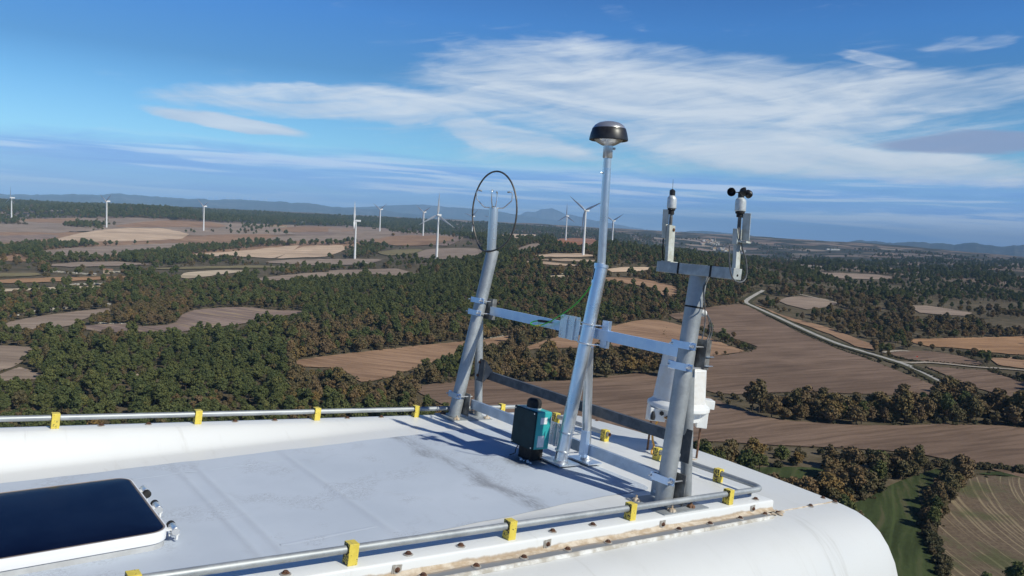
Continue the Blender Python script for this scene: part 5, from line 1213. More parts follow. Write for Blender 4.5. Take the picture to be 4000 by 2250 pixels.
def tree_mesh(kind, seed):
    r_ = np.random.default_rng(seed)
    if kind == 'pine':
        H = (6.8, 8.2, 9.4, 10.6, 11.6, 9.0)[seed % 6]; nl = 16; cz0, R_ = H * 0.38, (2.9, 2.2, 2.7, 1.9, 2.4, 3.3)[seed % 6]; lr = (0.55, 1.30); leaf = 0.40; nq = 950
    elif kind == 'oak':
        H = (5.4, 6.6, 7.4, 8.4, 9.4, 6.2)[seed % 6]; nl = 19; cz0, R_ = H * 0.22, (2.8, 2.2, 3.2, 2.5, 3.0, 3.7)[seed % 6]; lr = (0.60, 1.45); leaf = 0.42; nq = 1000
    else:
        H = r_.uniform(1.9, 2.8); nl = 8; cz0, R_ = H * 0.15, r_.uniform(1.2, 1.7); lr = (0.5, 0.85); leaf = 0.30; nq = 380
    lobes = []
    for k in range(nl):
        t = (k + r_.uniform(0, 0.8)) / nl
        z = cz0 + (H - cz0) * (0.12 + 0.76 * t)
        if kind == 'pine': wd = R_ * (0.55 + 0.55 * math.sin(math.pi * min(1, t * 0.9 + 0.1))) * (1.0 if t < 0.7 else 1.0 - (t - 0.7) * 1.6)
        else: wd = R_ * math.sqrt(max(0.08, 1 - (2 * t - 0.9) ** 2))
        a = k * 2.399 + r_.uniform(-0.5, 0.5); q = wd * r_.uniform(0.30, 0.78)
        lobes.append((q * math.cos(a), q * math.sin(a), z, r_.uniform(*lr) * (1.15 - 0.35 * t)))
    tv, tf, lv, lf = [], [], [], []
    def cyl(p0, p1, ra, rb, n_=6):
        p0, p1 = V3(p0), V3(p1); d = unit(p1 - p0); x = unit(np.cross(d, [0.3, 1, 0.2])); y = np.cross(d, x); o = len(tv)
        for p, rr in ((p0, ra), (p1, rb)):
            for k in range(n_): tv.append(p + rr * (x * math.cos(6.283 * k / n_) + y * math.sin(6.283 * k / n_)))
        for k in range(n_): tf.append((o + k, o + (k + 1) % n_, o + n_ + (k + 1) % n_, o + n_ + k))
    bend = r_.uniform(-0.35, 0.35, 2); tr_ = 0.17 if kind != 'bush' else 0.06
    cyl((0, 0, -0.4), (bend[0] * 0.5, bend[1] * 0.5, H * 0.45), tr_ * 1.25, tr_ * 0.8); cyl((bend[0] * 0.5, bend[1] * 0.5, H * 0.45), (bend[0], bend[1], H * 0.85), tr_ * 0.8, tr_ * 0.3)
    for lb_ in lobes[::3]: cyl((bend[0] * 0.5, bend[1] * 0.5, max(0.3, lb_[2] * 0.55)), lb_[:3], tr_ * 0.45, tr_ * 0.15, 4)
    for (x, y, z, rr) in lobes:
        o = len(lv); jit = r_.uniform(0.62, 0.95, len(ICO_V))
        p = ICO_V * rr * jit[:, None] * np.array([1, 1, 0.78]) + np.array([x, y, z])
        lv.extend(p); lf.extend([tuple(o + i for i in f) for f in ICO_F])
    wts = np.array([l[3] ** 2 for l in lobes]); wts /= wts.sum()
    for k in range(nq):
        x, y, z, rr = lobes[r_.choice(nl, p=wts)]
        d = r_.normal(size=3); d /= np.linalg.norm(d)
        if d[2] < -0.35: d[2] *= -1
        c = np.array([x, y, z]) + d * rr * np.array([1, 1, 0.8]) * r_.uniform(0.72, 1.30)
        nrm = d + r_.normal(size=3) * 0.75; nrm /= np.linalg.norm(nrm)
        t1 = np.cross(nrm, r_.normal(size=3)); t1 /= np.linalg.norm(t1); t2 = np.cross(nrm, t1)
        s1, s2 = leaf * r_.uniform(0.55, 1.3), leaf * r_.uniform(0.35, 0.9); o = len(lv)
        lv.extend([c - t1 * s1, c + t2 * s2 * 0.8 - nrm * 0.05, c + t1 * s1, c - t2 * s2]); lf.append((o, o + 1, o + 2, o + 3))
    return H, R_, (tv, tf), (lv, lf)
TREES = {}
tmpl = {}
for kind, leafm, nv in (('pine', 'pine_leaf', 6), ('oak', 'oak_leaf', 6), ('bush', 'bush_leaf', 4)):
    cl = bpy.data.collections.new(kind + '_kinds'); lst = []
    for k in range(nv):
        H, R_, (tv, tf), (lv, lf) = tree_mesh(kind, 100 * len(kind) + k)
        mt_ = bpy.data.meshes.new('trunk'); mt_.from_pydata([tuple(p) for p in tv], [], tf); mt_.materials.append(M['bark'])
        mc = bpy.data.meshes.new('crown'); mc.from_pydata([tuple(p) for p in lv], [], lf); mc.materials.append(M[leafm])
        mj = bpy.data.meshes.new(kind + '_tree'); o = len(tv)
        mj.from_pydata([tuple(p) for p in tv] + [tuple(p) for p in lv], [], tf + [tuple(o + i for i in f) for f in lf])
        mj.materials.append(M['bark']); mj.materials.append(M[leafm])
        mj.polygons.foreach_set('material_index', [0] * len(tf) + [1] * len(lf))
        ob = bpy.data.objects.new('%s_tree_%d' % (kind, k), mj); cl.objects.link(ob)
        lst.append((H, R_, mt_, mc))
    TREES[kind] = lst; tmpl[kind] = cl

# ---- where they stand
def inpoly(px, py, poly):
    x, y = poly[:, 0], poly[:, 1]; x2, y2 = np.roll(x, -1), np.roll(y, -1)
    res = np.zeros(len(px), bool)
    bb = (px > x.min()) & (px < x.max()) & (py > y.min()) & (py < y.max())
    idx = np.where(bb)[0]
    if len(idx) == 0: return res
    a, b = px[idx][:, None], py[idx][:, None]
    c = ((y > b) != (y2 > b)) & (a < (x2 - x) * (b - y) / (y2 - y + 1e-12) + x)
    res[idx] = c.sum(1) % 2 == 1
    return res
def vnoise(x, y, s_, seed=0):
    x = x / s_ + seed * 13.7; y = y / s_ + seed * 7.1
    return (np.sin(x + 1.7 * np.sin(y * 0.8 + seed)) * np.cos(y * 1.1 + 1.3 * np.sin(x * 0.7)) + 0.6 * np.sin(2.3 * x + y * 1.9 + seed) * np.cos(2.1 * y - x) + 0.35 * np.sin(4.7 * x - 1.3) * np.sin(5.1 * y + 0.4)) / 1.95
# (outline in the overview, share of pines, density)
REG = [([(180, 745), (330, 735), (470, 760), (500, 790), (430, 825), (300, 830), (190, 810)], 0.06, 1.0),          # brown grove in the ploughed field
       ([(700, 830), (880, 812), (1160, 800), (1200, 880), (900, 905), (740, 905)], 0.12, 1.0),
       ([(720, 905), (1000, 930), (1180, 985), (1160, 1060), (900, 1060), (730, 1000)], 0.16, 1.0),
       ([(1180, 845), (1420, 860), (1680, 855), (1690, 975), (1400, 975), (1180, 960)], 0.03, 1.0),
       ([(1240, 690), (1500, 680), (1850, 700), (1880, 770), (1650, 800), (1260, 740)], 0.22, 0.95),
       ([(1740, 950), (2640, 970), (2640, 1080), (1740, 1075)], 0.06, 1.0),
       ([(1740, 1090), (2480, 1150), (2480, 1300), (1950, 1300), (1740, 1160)], 0.12, 0.95),
       ([(1870, 735), (2150, 755), (2640, 800), (2640, 860), (2300, 860), (2180, 890), (2000, 800)], 0.12, 1.0),
       ([(0, 815), (200, 830), (330, 850), (300, 885), (0, 880)], 0.35, 1.0),
       ([(0, 680), (500, 690), (800, 760), (700, 780), (450, 760), (0, 800)], 0.55, 0.75),
       ([(0, 600), (900, 610), (1000, 690), (600, 700), (0, 690)], 0.45, 0.55),
       ([(2000, 640), (2640, 660), (2640, 790), (2350, 760), (2050, 730)], 0.88, 0.95)]
SIZE = {3: 1.55, 5: 1.75, 6: 1.5, 2: 1.25, 1: 1.2, 7: 1.25, 4: 1.1}
REG = [(np.array(p, float) * K, a, b, SIZE.get(i, 1.0)) for i, (p, a, b) in enumerate(REG)]
# open farmland on the plateau with strips of trees, and the far patchwork country
OPENR = [np.array([CR(*p) for p in q]) for q in (((-200, 280), (700, 258), (1130, 282), (1700, 300), (2100, 325), (2330, 350), (2440, 400), (2350, 470), (2180, 480), (2130, 560), (1900, 545), (1700, 568), (1300, 572), (900, 565), (620, 565), (300, 600), (-200, 640)),)]
FAROPEN = np.array([CS(*p) for p in ((560, 95), (2700, 130), (2700, 340), (2350, 262), (1950, 262), (1850, 295), (1500, 262), (1180, 215), (900, 190), (700, 150))])
STRIP = [np.array([CR(*p) for p in q]) for q in (((-60, 430), (130, 402), (380, 382), (480, 366), (620, 374), (760, 364), (900, 377), (760, 395), (560, 405), (400, 410), (200, 430), (-60, 470)),
          ((80, 430), (200, 428), (500, 442), (820, 428), (1100, 394), (1400, 382), (1760, 378), (1830, 392), (1500, 402), (1250, 412), (1000, 440), (900, 452), (1370, 456), (1360, 474), (1100, 478), (800, 498), (450, 490), (150, 480)),
          ((1740, 460), (1800, 412), (1890, 398), (1960, 405), (1900, 440), (1760, 470)), ((1350, 545), (1600, 520), (1850, 500), (1900, 515), (1700, 540), (1450, 560)), ((0, 275), (300, 282), (520, 300), (530, 315), (200, 300), (0, 292)))]
cand = []
for r_lo, r_hi, sp, sc_ in ((150, 420, 4.5, 0.85), (420, 900, 5.2, 0.92), (900, 1700, 6.6, 1.1), (1700, 2900, 10.5, 1.5), (2900, 5200, 16.0, 1.75)):
    A = rad(41); r_mid = (r_lo + r_hi) / 2
    gx = np.arange(-r_hi * math.sin(A), r_hi * math.sin(A), sp); gy = np.arange(r_lo * 0.6, r_hi, sp)
    XX, YY = np.meshgrid(gx, gy); XX = XX.ravel() + rng.uniform(-.45, .45, XX.size) * sp; YY = YY.ravel() + rng.uniform(-.45, .45, YY.size) * sp
    rr = np.hypot(XX, YY); a = np.arctan2(XX, YY)
    ok = (rr > r_lo) & (rr <= r_hi) & (np.abs(a) < A)
    cand.append(np.stack([XX[ok], YY[ok], np.full(ok.sum(), sc_)], 1))
cand = np.concatenate(cand)
cz = height(cand[:, 0], cand[:, 1]); P3_ = np.stack([cand[:, 0], cand[:, 1], cz], 1)
px, py, dep = project(P3_)
top = P3_.copy(); top[:, 2] += 6.0 * np.minimum(cand[:, 2], 1.3); tx, ty, _ = project(top)
ROOF = np.array([(-400, 1800), (1100, 1770), (1700, 1740), (2200, 1740), (3050, 2060), (3260, 2150), (3360, 2400), (-400, 2400)], float)
ROOFT = np.array([(-400, 1672), (0, 1672), (1100, 1640), (1700, 1615), (2315, 1618), (3230, 1945), (3370, 2010), (3440, 2100), (3500, 2260), (-400, 2260)], float)
infr = ~inpoly(tx, ty, ROOF) & (px > -160) & (px < 4160) & ~((px > 3985) & (py > 1700)) & (py > 600) & (ty < 2330)
dens = np.full(len(cand), 0.80); pf = np.where(px < 2000, 0.90, 0.55)
pf = pf + 0.26 * vnoise(cand[:, 0], cand[:, 1], 70.0, 1)
size = np.ones(len(cand))
for poly, a_, b_, sz_ in REG:
    q = inpoly(px, py, poly); size[q] = sz_; pf[q] = a_ + 0.10 * vnoise(cand[q, 0], cand[q, 1], 40.0, 2); dens[q] = b_
rr_ = np.hypot(cand[:, 0], cand[:, 1])
far_open = vnoise(cand[:, 0], cand[:, 1], 190.0, 4)
east = (px > 2950) & (rr_ > 650) & (rr_ <= 2900); mid_ = vnoise(cand[:, 0], cand[:, 1], 75.0, 9)
dens = np.where(rr_ > 1000, np.clip(dens + 0.55 * far_open - 0.12, 0.05, 0.95), dens)
dens = np.where(east, np.clip(0.30 + 0.75 * mid_, 0.03, 0.85), dens)
dens = np.where(rr_ > 2900, np.clip(np.where(px > 2600, 0.30, 0.62) + 0.9 * far_open, 0.02, 0.95), dens)
o_ = inpoly(px, py, OPENR[0]); strip = np.zeros(len(cand), bool)
for q in STRIP: strip |= inpoly(px, py, q)
clump = vnoise(cand[:, 0], cand[:, 1], 45.0, 6)
dens[o_ & ~strip] = np.where(clump[o_ & ~strip] > 0.45, 0.34, np.where(py[o_ & ~strip] > 1030, 0.12, 0.03)); dens[strip] = 0.88; pf[strip] = 0.72
o2 = inpoly(px, py, FAROPEN); cl2 = vnoise(cand[:, 0], cand[:, 1], 120.0, 8)
dens[o2] = np.where(cl2[o2] > 0.38, 0.70, np.where(clump[o2] > 0.62, 0.25, 0.006))
dens = dens / size ** 0.9
top = P3_.copy(); top[:, 2] += 5.0 * np.minimum(cand[:, 2] * size, 1.6); tx, ty, _ = project(top)
bad = ~infr | (rng.uniform(size=len(cand)) > dens)
for poly in FPOLY + ROADPOLY: bad |= inpoly(px, py, poly) | inpoly(tx, ty, poly) | inpoly((px + tx) / 2, (py + ty) / 2, poly)
for P_, wd in ROADS:
    for q in P_[::2]: bad |= (np.abs(cand[:, 0] - q[0]) < wd) & (np.abs(cand[:, 1] - q[1]) < wd)
for t in turb_pts: bad |= np.hypot(cand[:, 0] - t[0], cand[:, 1] - t[1]) < 14
# keep the village slope open and the foot of our own tower clear
vill = np.array([(1735, 606), (1850, 600), (1880, 650), (1790, 652), (1735, 630)], float) * K
bad |= inpoly(px, py, vill) & (rng.uniform(size=len(cand)) < 0.7)
good = np.where(~bad)[0]
kinds = np.where(rng.uniform(size=len(good)) < pf[good], 0, 1)
bushy = (rng.uniform(size=len(good)) < 0.10) & (rr_[good] < 1500); kinds = np.where(bushy, 2, kinds)
recs = []                                 # kind, x, y, z, scale, rotation, variant, pixel, distance
for g, k in zip(good, kinds):
    s_ = cand[g, 2] * size[g] * (0.58 + 0.75 * rng.uniform() ** 1.3); s_ *= 0.9 if k == 1 else (0.72 if size[g] > 1.2 else 1.0)
    recs.append((k, cand[g, 0], cand[g, 1], cz[g], s_, rng.uniform(0, 6.28), int(rng.integers(0, (6, 6, 4)[k])), px[g], py[g], rr_[g], ''))
# undergrowth in the nearer belts and wood edges
under = np.where(infr & (rr_ < 620) & ~inpoly(px, py, OPENR[0]) & (rng.uniform(size=len(cand)) < 0.42))[0]
tb_ = P3_[under].copy(); tb_[:, 2] += 1.6; ux, uy, _ = project(tb_); ub_ = np.zeros(len(under), bool)
for poly in FPOLY + ROADPOLY: ub_ |= inpoly(px[under], py[under], poly) | inpoly(ux, uy, poly)
for P_, wd in ROADS:
    for q in P_[::2]: ub_ |= (np.abs(cand[under, 0] - q[0]) < wd) & (np.abs(cand[under, 1] - q[1]) < wd)
for g in under[~ub_]:
    recs.append((2, cand[g, 0] + rng.uniform(-1.5, 1.5), cand[g, 1] + rng.uniform(-1.5, 1.5), cz[g], rng.uniform(0.55, 1.25), rng.uniform(0, 6.28), int(rng.integers(0, 4)), px[g], py[g], rr_[g], ''))
# weedy margins of the nearer fields
for poly in FPOLY:
    q0 = ground(tuple(poly[0]))
    if math.hypot(q0[0], q0[1]) > 750: continue
    W = [ground(tuple(p)) for p in poly[::2]] + [q0]
    for a_, b_ in zip(W[:-1], W[1:]):
        L_ = np.linalg.norm(b_ - a_)
        for k in range(int(L_ / 2.6)):
            if rng.uniform() < 0.5: continue
            p = a_ + (b_ - a_) * rng.uniform() + np.array([*rng.uniform(-1.6, 1.6, 2), 0.0])
            if any(np.min(np.hypot(P_[:, 0] - p[0], P_[:, 1] - p[1])) < 4.5 for P_, wd in ROADS[:2]): continue
            qx, qy, _d = project(p); recs.append((2, p[0], p[1], float(height(p[0], p[1])), rng.uniform(0.14, 0.46), rng.uniform(0, 6.28), int(rng.integers(0, 4)), qx, qy, math.hypot(p[0], p[1]), ''))
# hedges and bushes along field edges and roads
def hedge(pts, n_, kind, smin, smax, spread, note):
    W = [ground(p) for p in pts]; seg = [np.linalg.norm(W[i + 1] - W[i]) for i in range(len(W) - 1)]; tot = sum(seg)
    for k in range(n_):
        d = tot * (k + rng.uniform(0, 1)) / n_; i = 0
        while i < len(seg) - 1 and d > seg[i]: d -= seg[i]; i += 1
        p = W[i] + (W[i + 1] - W[i]) * min(1, d / seg[i]) + np.array([*rng.uniform(-spread, spread, 2), 0]); z = float(height(p[0], p[1]))
        q = project(np.array([p[0], p[1], z])); recs.append((kind, p[0], p[1], z, rng.uniform(smin, smax), rng.uniform(0, 6.28), int(rng.integers(0, (6, 6, 4)[kind])), q[0], q[1], math.hypot(p[0], p[1]), note))
hedge([Z8(*p) for p in ((90, 735), (240, 785), (400, 850), (520, 895), (625, 935))], 110, 2, 0.55, 1.0, 2.0, 'hedge')
hedge([Z8(*p) for p in ((930, 808), (1100, 883), (1250, 940), (1400, 985), (1460, 1003))], 130, 2, 0.22, 0.48, 1.3, 'verge')
hedge([Z8(*p) for p in ((1740, 1062), (1850, 1105), (2000, 1175), (2150, 1235), (2300, 1290))], 150, 2, 0.38, 0.65, 1.4, 'hedge')
hedge([Z8(*p) for p in ((1600, 985), (1750, 1018), (1900, 1025), (2080, 1040), (2250, 1060), (2350, 1075))], 110, 2, 0.3, 0.55, 1.6, 'hedge')
hedge([Z8(*p) for p in ((2120, 975), (2250, 985), (2400, 1000), (2560, 1012))], 40, 2, 0.7, 1.2, 2.5, 'hedge')
hedge([Z8(*p) for p in ((2300, 1090), (2400, 1125), (2550, 1170))], 35, 2, 0.6, 1.1, 2.5, 'hedge')
for p, s_, k in ((Z8(480, 850), 0.75, 1), (Z8(1800, 918), 0.75, 1), (Z8(1885, 940), 0.8, 1), (Z8(1962, 952), 0.62, 1), (Z8(2070, 978), 0.75, 1), (Z8(2195, 975), 0.8, 1), (Z8(360, 975), 0.45, 1), (Z8(420, 968), 0.4, 1), (Z7(1310, 1172), 0.62, 1), (Z7(1400, 1170), 0.6, 0), (Z7(760, 1330), 0.5, 1)):
    w_ = ground(p); q = project(w_); recs.append((k, w_[0], w_[1], w_[2], s_, 1.0, 1, q[0], q[1], math.hypot(w_[0], w_[1]), 'lone'))
hedge([Z5(*p) for p in ((1990, 600), (1900, 720), (1830, 830), (1790, 930))], 26, 1, 0.50, 0.85, 2.4, 'gully')
hedge([Z5(*p) for p in ((1790, 930), (1780, 1030), (1810, 1120), (1860, 1260), (1900, 1400))], 46, 2, 0.45, 0.95, 1.4, 'gully')
hedge([Z5(*p) for p in ((700, 620), (900, 660), (1080, 720), (1250, 640), (1450, 520))], 60, 2, 0.55, 1.05, 3.0, 'gully')
hedge([Z5(*p) for p in ((1700, 480), (1900, 470), (2100, 480), (2350, 505), (2620, 540))], 44, 2, 0.6, 1.1, 2.0, 'hedge')

# ---- the nearest stand as trees of their own, the rest is wood that nobody could count
import collections as _c
names = ('pine_tree', 'oak_tree', 'bush')
cats = ('pine tree', 'oak tree', 'bush')
adj = ('dark green pine', 'brown autumn oak', 'dusky scrub bush')
AREAS = [(np.array([(1740, 940), (2700, 960), (2700, 1085), (1740, 1085)], float) * K, 'in the tree belt above the long curved ploughed field', 'a'),
         (np.array([(1700, 1085), (2520, 1140), (2700, 1200), (2700, 1260), (2300, 1240), (1900, 1330), (1700, 1200)], float) * K, 'in the copse between the long ploughed field and the green fields', 'b'),
         (np.array([(1990, 1180), (2600, 1180), (2700, 1460), (1990, 1460)], float) * K, 'in the gully between the green field and the striped field', 'c'),
         (np.array([(1150, 840), (1700, 840), (1700, 990), (1150, 990)], float) * K, 'in the belt behind the leaning masts', 'd'),
         (np.array([(1860, 700), (2700, 720), (2700, 940), (1860, 800)], float) * K, 'along the pale road and its junction', 'e'),
         (np.array([(-200, 830), (760, 830), (760, 1120), (-200, 1120)], float) * K, 'in the dense forest below the far pipe rail', 'f'),
         (np.array([(700, 830), (1200, 790), (1200, 1120), (700, 1120)], float) * K, 'in the mixed wood between the forest and the ploughed fields', 'g')]
by = _c.defaultdict(list)
for i, r_ in enumerate(recs):
    tpx, tpy, _d = project(np.array([r_[1], r_[2], r_[3] + (7.0 if r_[0] < 2 else 1.8) * r_[4]]))
    vis = (0 < tpx < 4000) and tpy < 2245 and not inpoly(np.array([tpx]), np.array([tpy]), ROOFT)[0]
    by[r_[0]].append((r_[9] / max(0.3, r_[4]) if vis else 1e9, i))
indiv = set()
for k, lim in ((0, 290), (1, 290), (2, 150)):
    indiv.update(i for d, i in sorted(by[k])[:lim] if d < 1e8)
for i in sorted(indiv):
    k, x, y, z, s_, ro, va, qx, qy, ds, note = recs[i]
    H, R_, mt_, mc = TREES[names[k].split('_')[0]][va]
    e = bpy.data.objects.new(names[k], None); col.objects.link(e)
    e.location = (x, y, z); e.rotation_euler = (0, 0, ro); e.scale = (s_, s_, s_ * (0.9 + 0.2 * ((va * 37 + i) % 10) / 10))
    where = None
    for poly, tx_, _ in AREAS:
        if inpoly(np.array([qx]), np.array([qy]), poly)[0]: where = tx_; break
    if note == 'lone': where = 'standing alone at the edge of a ploughed field'
    elif note == 'hedge': where = 'in the dark hedge along a field edge'
    elif note == 'verge': where = 'on the verge beside the pale road'
    if where is None: where = 'in the wooded ground beyond the nacelle roof'
    sz = 'tall ' if s_ > (1.05, 1.25, 0.8)[k] else ('small ' if s_ < (0.80, 0.85, 0.45)[k] else '')
    tag(e, '%s%s %s' % (sz, adj[k], where), cats[k], '%s%s %s' % (sz, ('pine trees', 'oak trees', 'bushes')[k], where))
    link('trunk', mt_, e); link('crown', mc, e)
def gn_forest(name, kind, idx, label):
    me = bpy.data.meshes.new(name); me.from_pydata([tuple(recs[i][1:4]) for i in idx], [], [])
    for nm, ty_, vals in (('scl', 'FLOAT', [recs[i][4] for i in idx]), ('rot', 'FLOAT', [recs[i][5] for i in idx]), ('idx', 'INT', [recs[i][6] for i in idx])):
        me.attributes.new(nm, ty_, 'POINT').data.foreach_set('value', vals)
    o = link(name, me); tag(o, label, kind='stuff'); o['category'] = 'wood'
    ng = bpy.data.node_groups.new(name + '_scatter', 'GeometryNodeTree')
    ng.interface.new_socket('Geometry', in_out='INPUT', socket_type='NodeSocketGeometry'); ng.interface.new_socket('Geometry', in_out='OUTPUT', socket_type='NodeSocketGeometry')
    N = NT(ng); gi = N.node('NodeGroupInput'); go = N.node('NodeGroupOutput')
    ci = N.node('GeometryNodeCollectionInfo'); ci.inputs['Collection'].default_value = tmpl[kind]; ci.inputs['Separate Children'].default_value = True; ci.inputs['Reset Children'].default_value = True
    ip = N.node('GeometryNodeInstanceOnPoints'); ip.inputs['Pick Instance'].default_value = True
    def attr(nm, ty_): a = N.node('GeometryNodeInputNamedAttribute', data_type=ty_); a.inputs['Name'].default_value = nm; return a.outputs['Attribute']
    rv = N.node('ShaderNodeCombineXYZ'); N.l.new(attr('rot', 'FLOAT'), rv.inputs[2])
    N.l.new(gi.outputs[0], ip.inputs['Points']); N.l.new(ci.outputs[0], ip.inputs['Instance']); N.l.new(attr('idx', 'INT'), ip.inputs['Instance Index'])
    N.l.new(rv.outputs[0], ip.inputs['Rotation']); N.l.new(attr('scl', 'FLOAT'), ip.inputs['Scale']); N.l.new(ip.outputs[0], go.inputs[0])
    md = o.modifiers.new('scatter', 'NODES'); md.node_group = ng
    return o
for k, (nm, lb_) in enumerate((('pine_forest', 'dark green pine forest spreading over the plateau'), ('oak_wood', 'brown autumn oak woods between the fields'), ('scrub', 'low scrub bushes scattered between woods and fields'))):
    gn_forest(nm, names[k].split('_')[0], [i for i in range(len(recs)) if recs[i][0] == k and i not in indiv], lb_)
print('TREES', len(recs), 'individual', len(indiv), [sum(1 for r_ in recs if r_[0] == k) for k in range(3)])

# ------------------------------------------------------------------ wind turbines of the park
M['tower'] = mat('turbine_white', (0.72, 0.72, 0.72), 0.45, build=varied((0.70, 0.70, 0.70), (0.76, 0.76, 0.75), 0.2, 4))
def blade_mesh():
    mb = MB(); rows = []
    for t in np.linspace(0, 1, 16):
        r_ = 1.0 + 35.0 * t
        ch = 1.2 + 2.3 * math.sin(min(1, t / 0.22) * math.pi / 2) if t < 0.22 else 3.5 * (1 - (t - 0.22) / 0.78) ** 0.85 + 0.12
        th = 0.95 if t < 0.06 else max(0.06, 0.62 * (1 - t) ** 1.4 + 0.05)
        tw = rad(14 * (1 - t) ** 2); row = []
        for k in range(12):
            a = 2 * math.pi * k / 12; x = ch * (0.5 * math.cos(a) + (0.12 if t > 0.06 else 0)); y = th * 0.5 * math.sin(a) * (1.0 if math.cos(a) > -0.3 else 0.6)
            row.append((x * math.cos(tw) - y * math.sin(tw), x * math.sin(tw) + y * math.cos(tw), r_))
        rows.append(row + [row[0]])
    mb.grid(rows); mb.f.append(tuple(len(mb.v) - 13 + k for k in range(12))); mb.sm.append(False)
    return mb.mesh('blade', M['tower'])
mb = MB(); mb.lathe([(2.0, -1.0), (1.9, 15), (1.55, 45), (1.15, HUB - 1.4)], (0, 0, 0), n=24); tower_me = mb.mesh('tower', M['tower'])
mb = MB(); mb.obox((0, 3.2, HUB), ((1, 0, 0), (0, 1, 0), ZU), (1.7, 5.2, 1.75), 0.5); nac_me = mb.mesh('nacelle', M['tower'])
mb = MB(); mb.lathe([(1.55, 0), (1.6, 0.8), (1.35, 1.9), (0.7, 2.7), (0.05, 3.0)], (0, -2.0, HUB), (0, -1, 0), 20); hub_me = mb.mesh('hub', M['tower'])
blade_me = blade_mesh()
mb = MB(); mb.lathe([(8.5, -0.6), (8.5, 0.35), (8.3, 0.4)], (0, 0, 0), n=20); pad_me = mb.mesh('foundation_pad', M['track'])
TLAB = ['among the pines at the far end of the wooded ridge', 'at the top of the broad beige field', 'on the brown field right of the broad beige field', 'with one blade upright in the grey-brown field behind the pine forest', 'standing behind the brown field below the dark ridge', 'behind the greenish field, beside the taller turbine',
        'with one blade upright beside the greenish field', 'seen through the left side of the metal hoop', 'hidden behind the steel ultrasonic sensor', 'with one blade upright on the red soil field', 'with one blade hanging down on pale terraces beside the shiny mast', 'seen just right of the shiny mast']
yaw = rad(-52)
for (b, hb, ph), P_, lab in zip(TURB, turb_pts, TLAB):
    e = bpy.data.objects.new('wind_turbine', None); col.objects.link(e)
    z = float(height(P_[0], P_[1])); e.location = (P_[0], P_[1], z); stopped = lab.startswith('with one blade upright in the grey'); e.rotation_euler = (0, 0, rad(-78) if stopped else (rad(-18) if 'beside the greenish' in lab and 'taller' not in lab else rad(-36)))
    tag(e, 'white wind turbine ' + lab, 'wind turbine', 'wind turbines of the park')
    link('tower', tower_me, e); link('nacelle', nac_me, e); link('foundation_pad', pad_me, e)
    hb_ = link('hub', hub_me, e)
    for k in range(3):
        o = link('blade', blade_me, e); o.matrix_local = Matrix.Translation((0, -3.2, HUB)) @ Matrix.Rotation(rad(ph + 120 * k), 4, 'Y') @ Matrix.Rotation(rad(75 if stopped else 0), 4, 'Z')
# tiny turbines on the far ridge
mb = MB(); mb.lathe([(3.4, -30), (2.6, 80)], (0, 0, 0), n=8)
for k in range(3):
    a = rad(120 * k + 20); mb.tube([(0, -3, 80), (40 * math.sin(a), -3, 80 + 40 * math.cos(a))], [2.2, 0.8], 5)
mb.box(-2, 2, -3, 8, 78, 83); tiny_me = mb.mesh('wind_turbine', M['tower'])
zF = lambda x, y: (800 + x / 5.152, 720 + y / 5.152)
fz = [(55, 325), (170, 325), (285, 330), (445, 325), (475, 328), (568, 332), (605, 330), (750, 335), (870, 335), (955, 340), (985, 342), (1020, 345), (1060, 415), (1095, 380), (1135, 425), (1175, 415), (1200, 360), (1240, 372), (1265, 425), (1332, 428), (1360, 430), (1428, 445), (1555, 450), (1597, 452), (1613, 452)]
tinyl = []
for k, (x, y) in enumerate(fz):
    P_ = at_dist(zF(x, y), 19400); o = link('wind_turbine', tiny_me); o.location = P_; o.rotation_euler = (0, 0, yaw)
    s_ = 1.15 if y > 370 else 0.95; o.scale = (s_, s_, s_)
    tag(o, 'tiny white wind turbine on the skyline of the hazy far ridge' if y < 370 else 'tiny white wind turbine below the crest of the hazy far ridge', 'wind turbine', 'turbines on the skyline of the far ridge' if y < 370 else 'turbines below the crest of the far ridge')

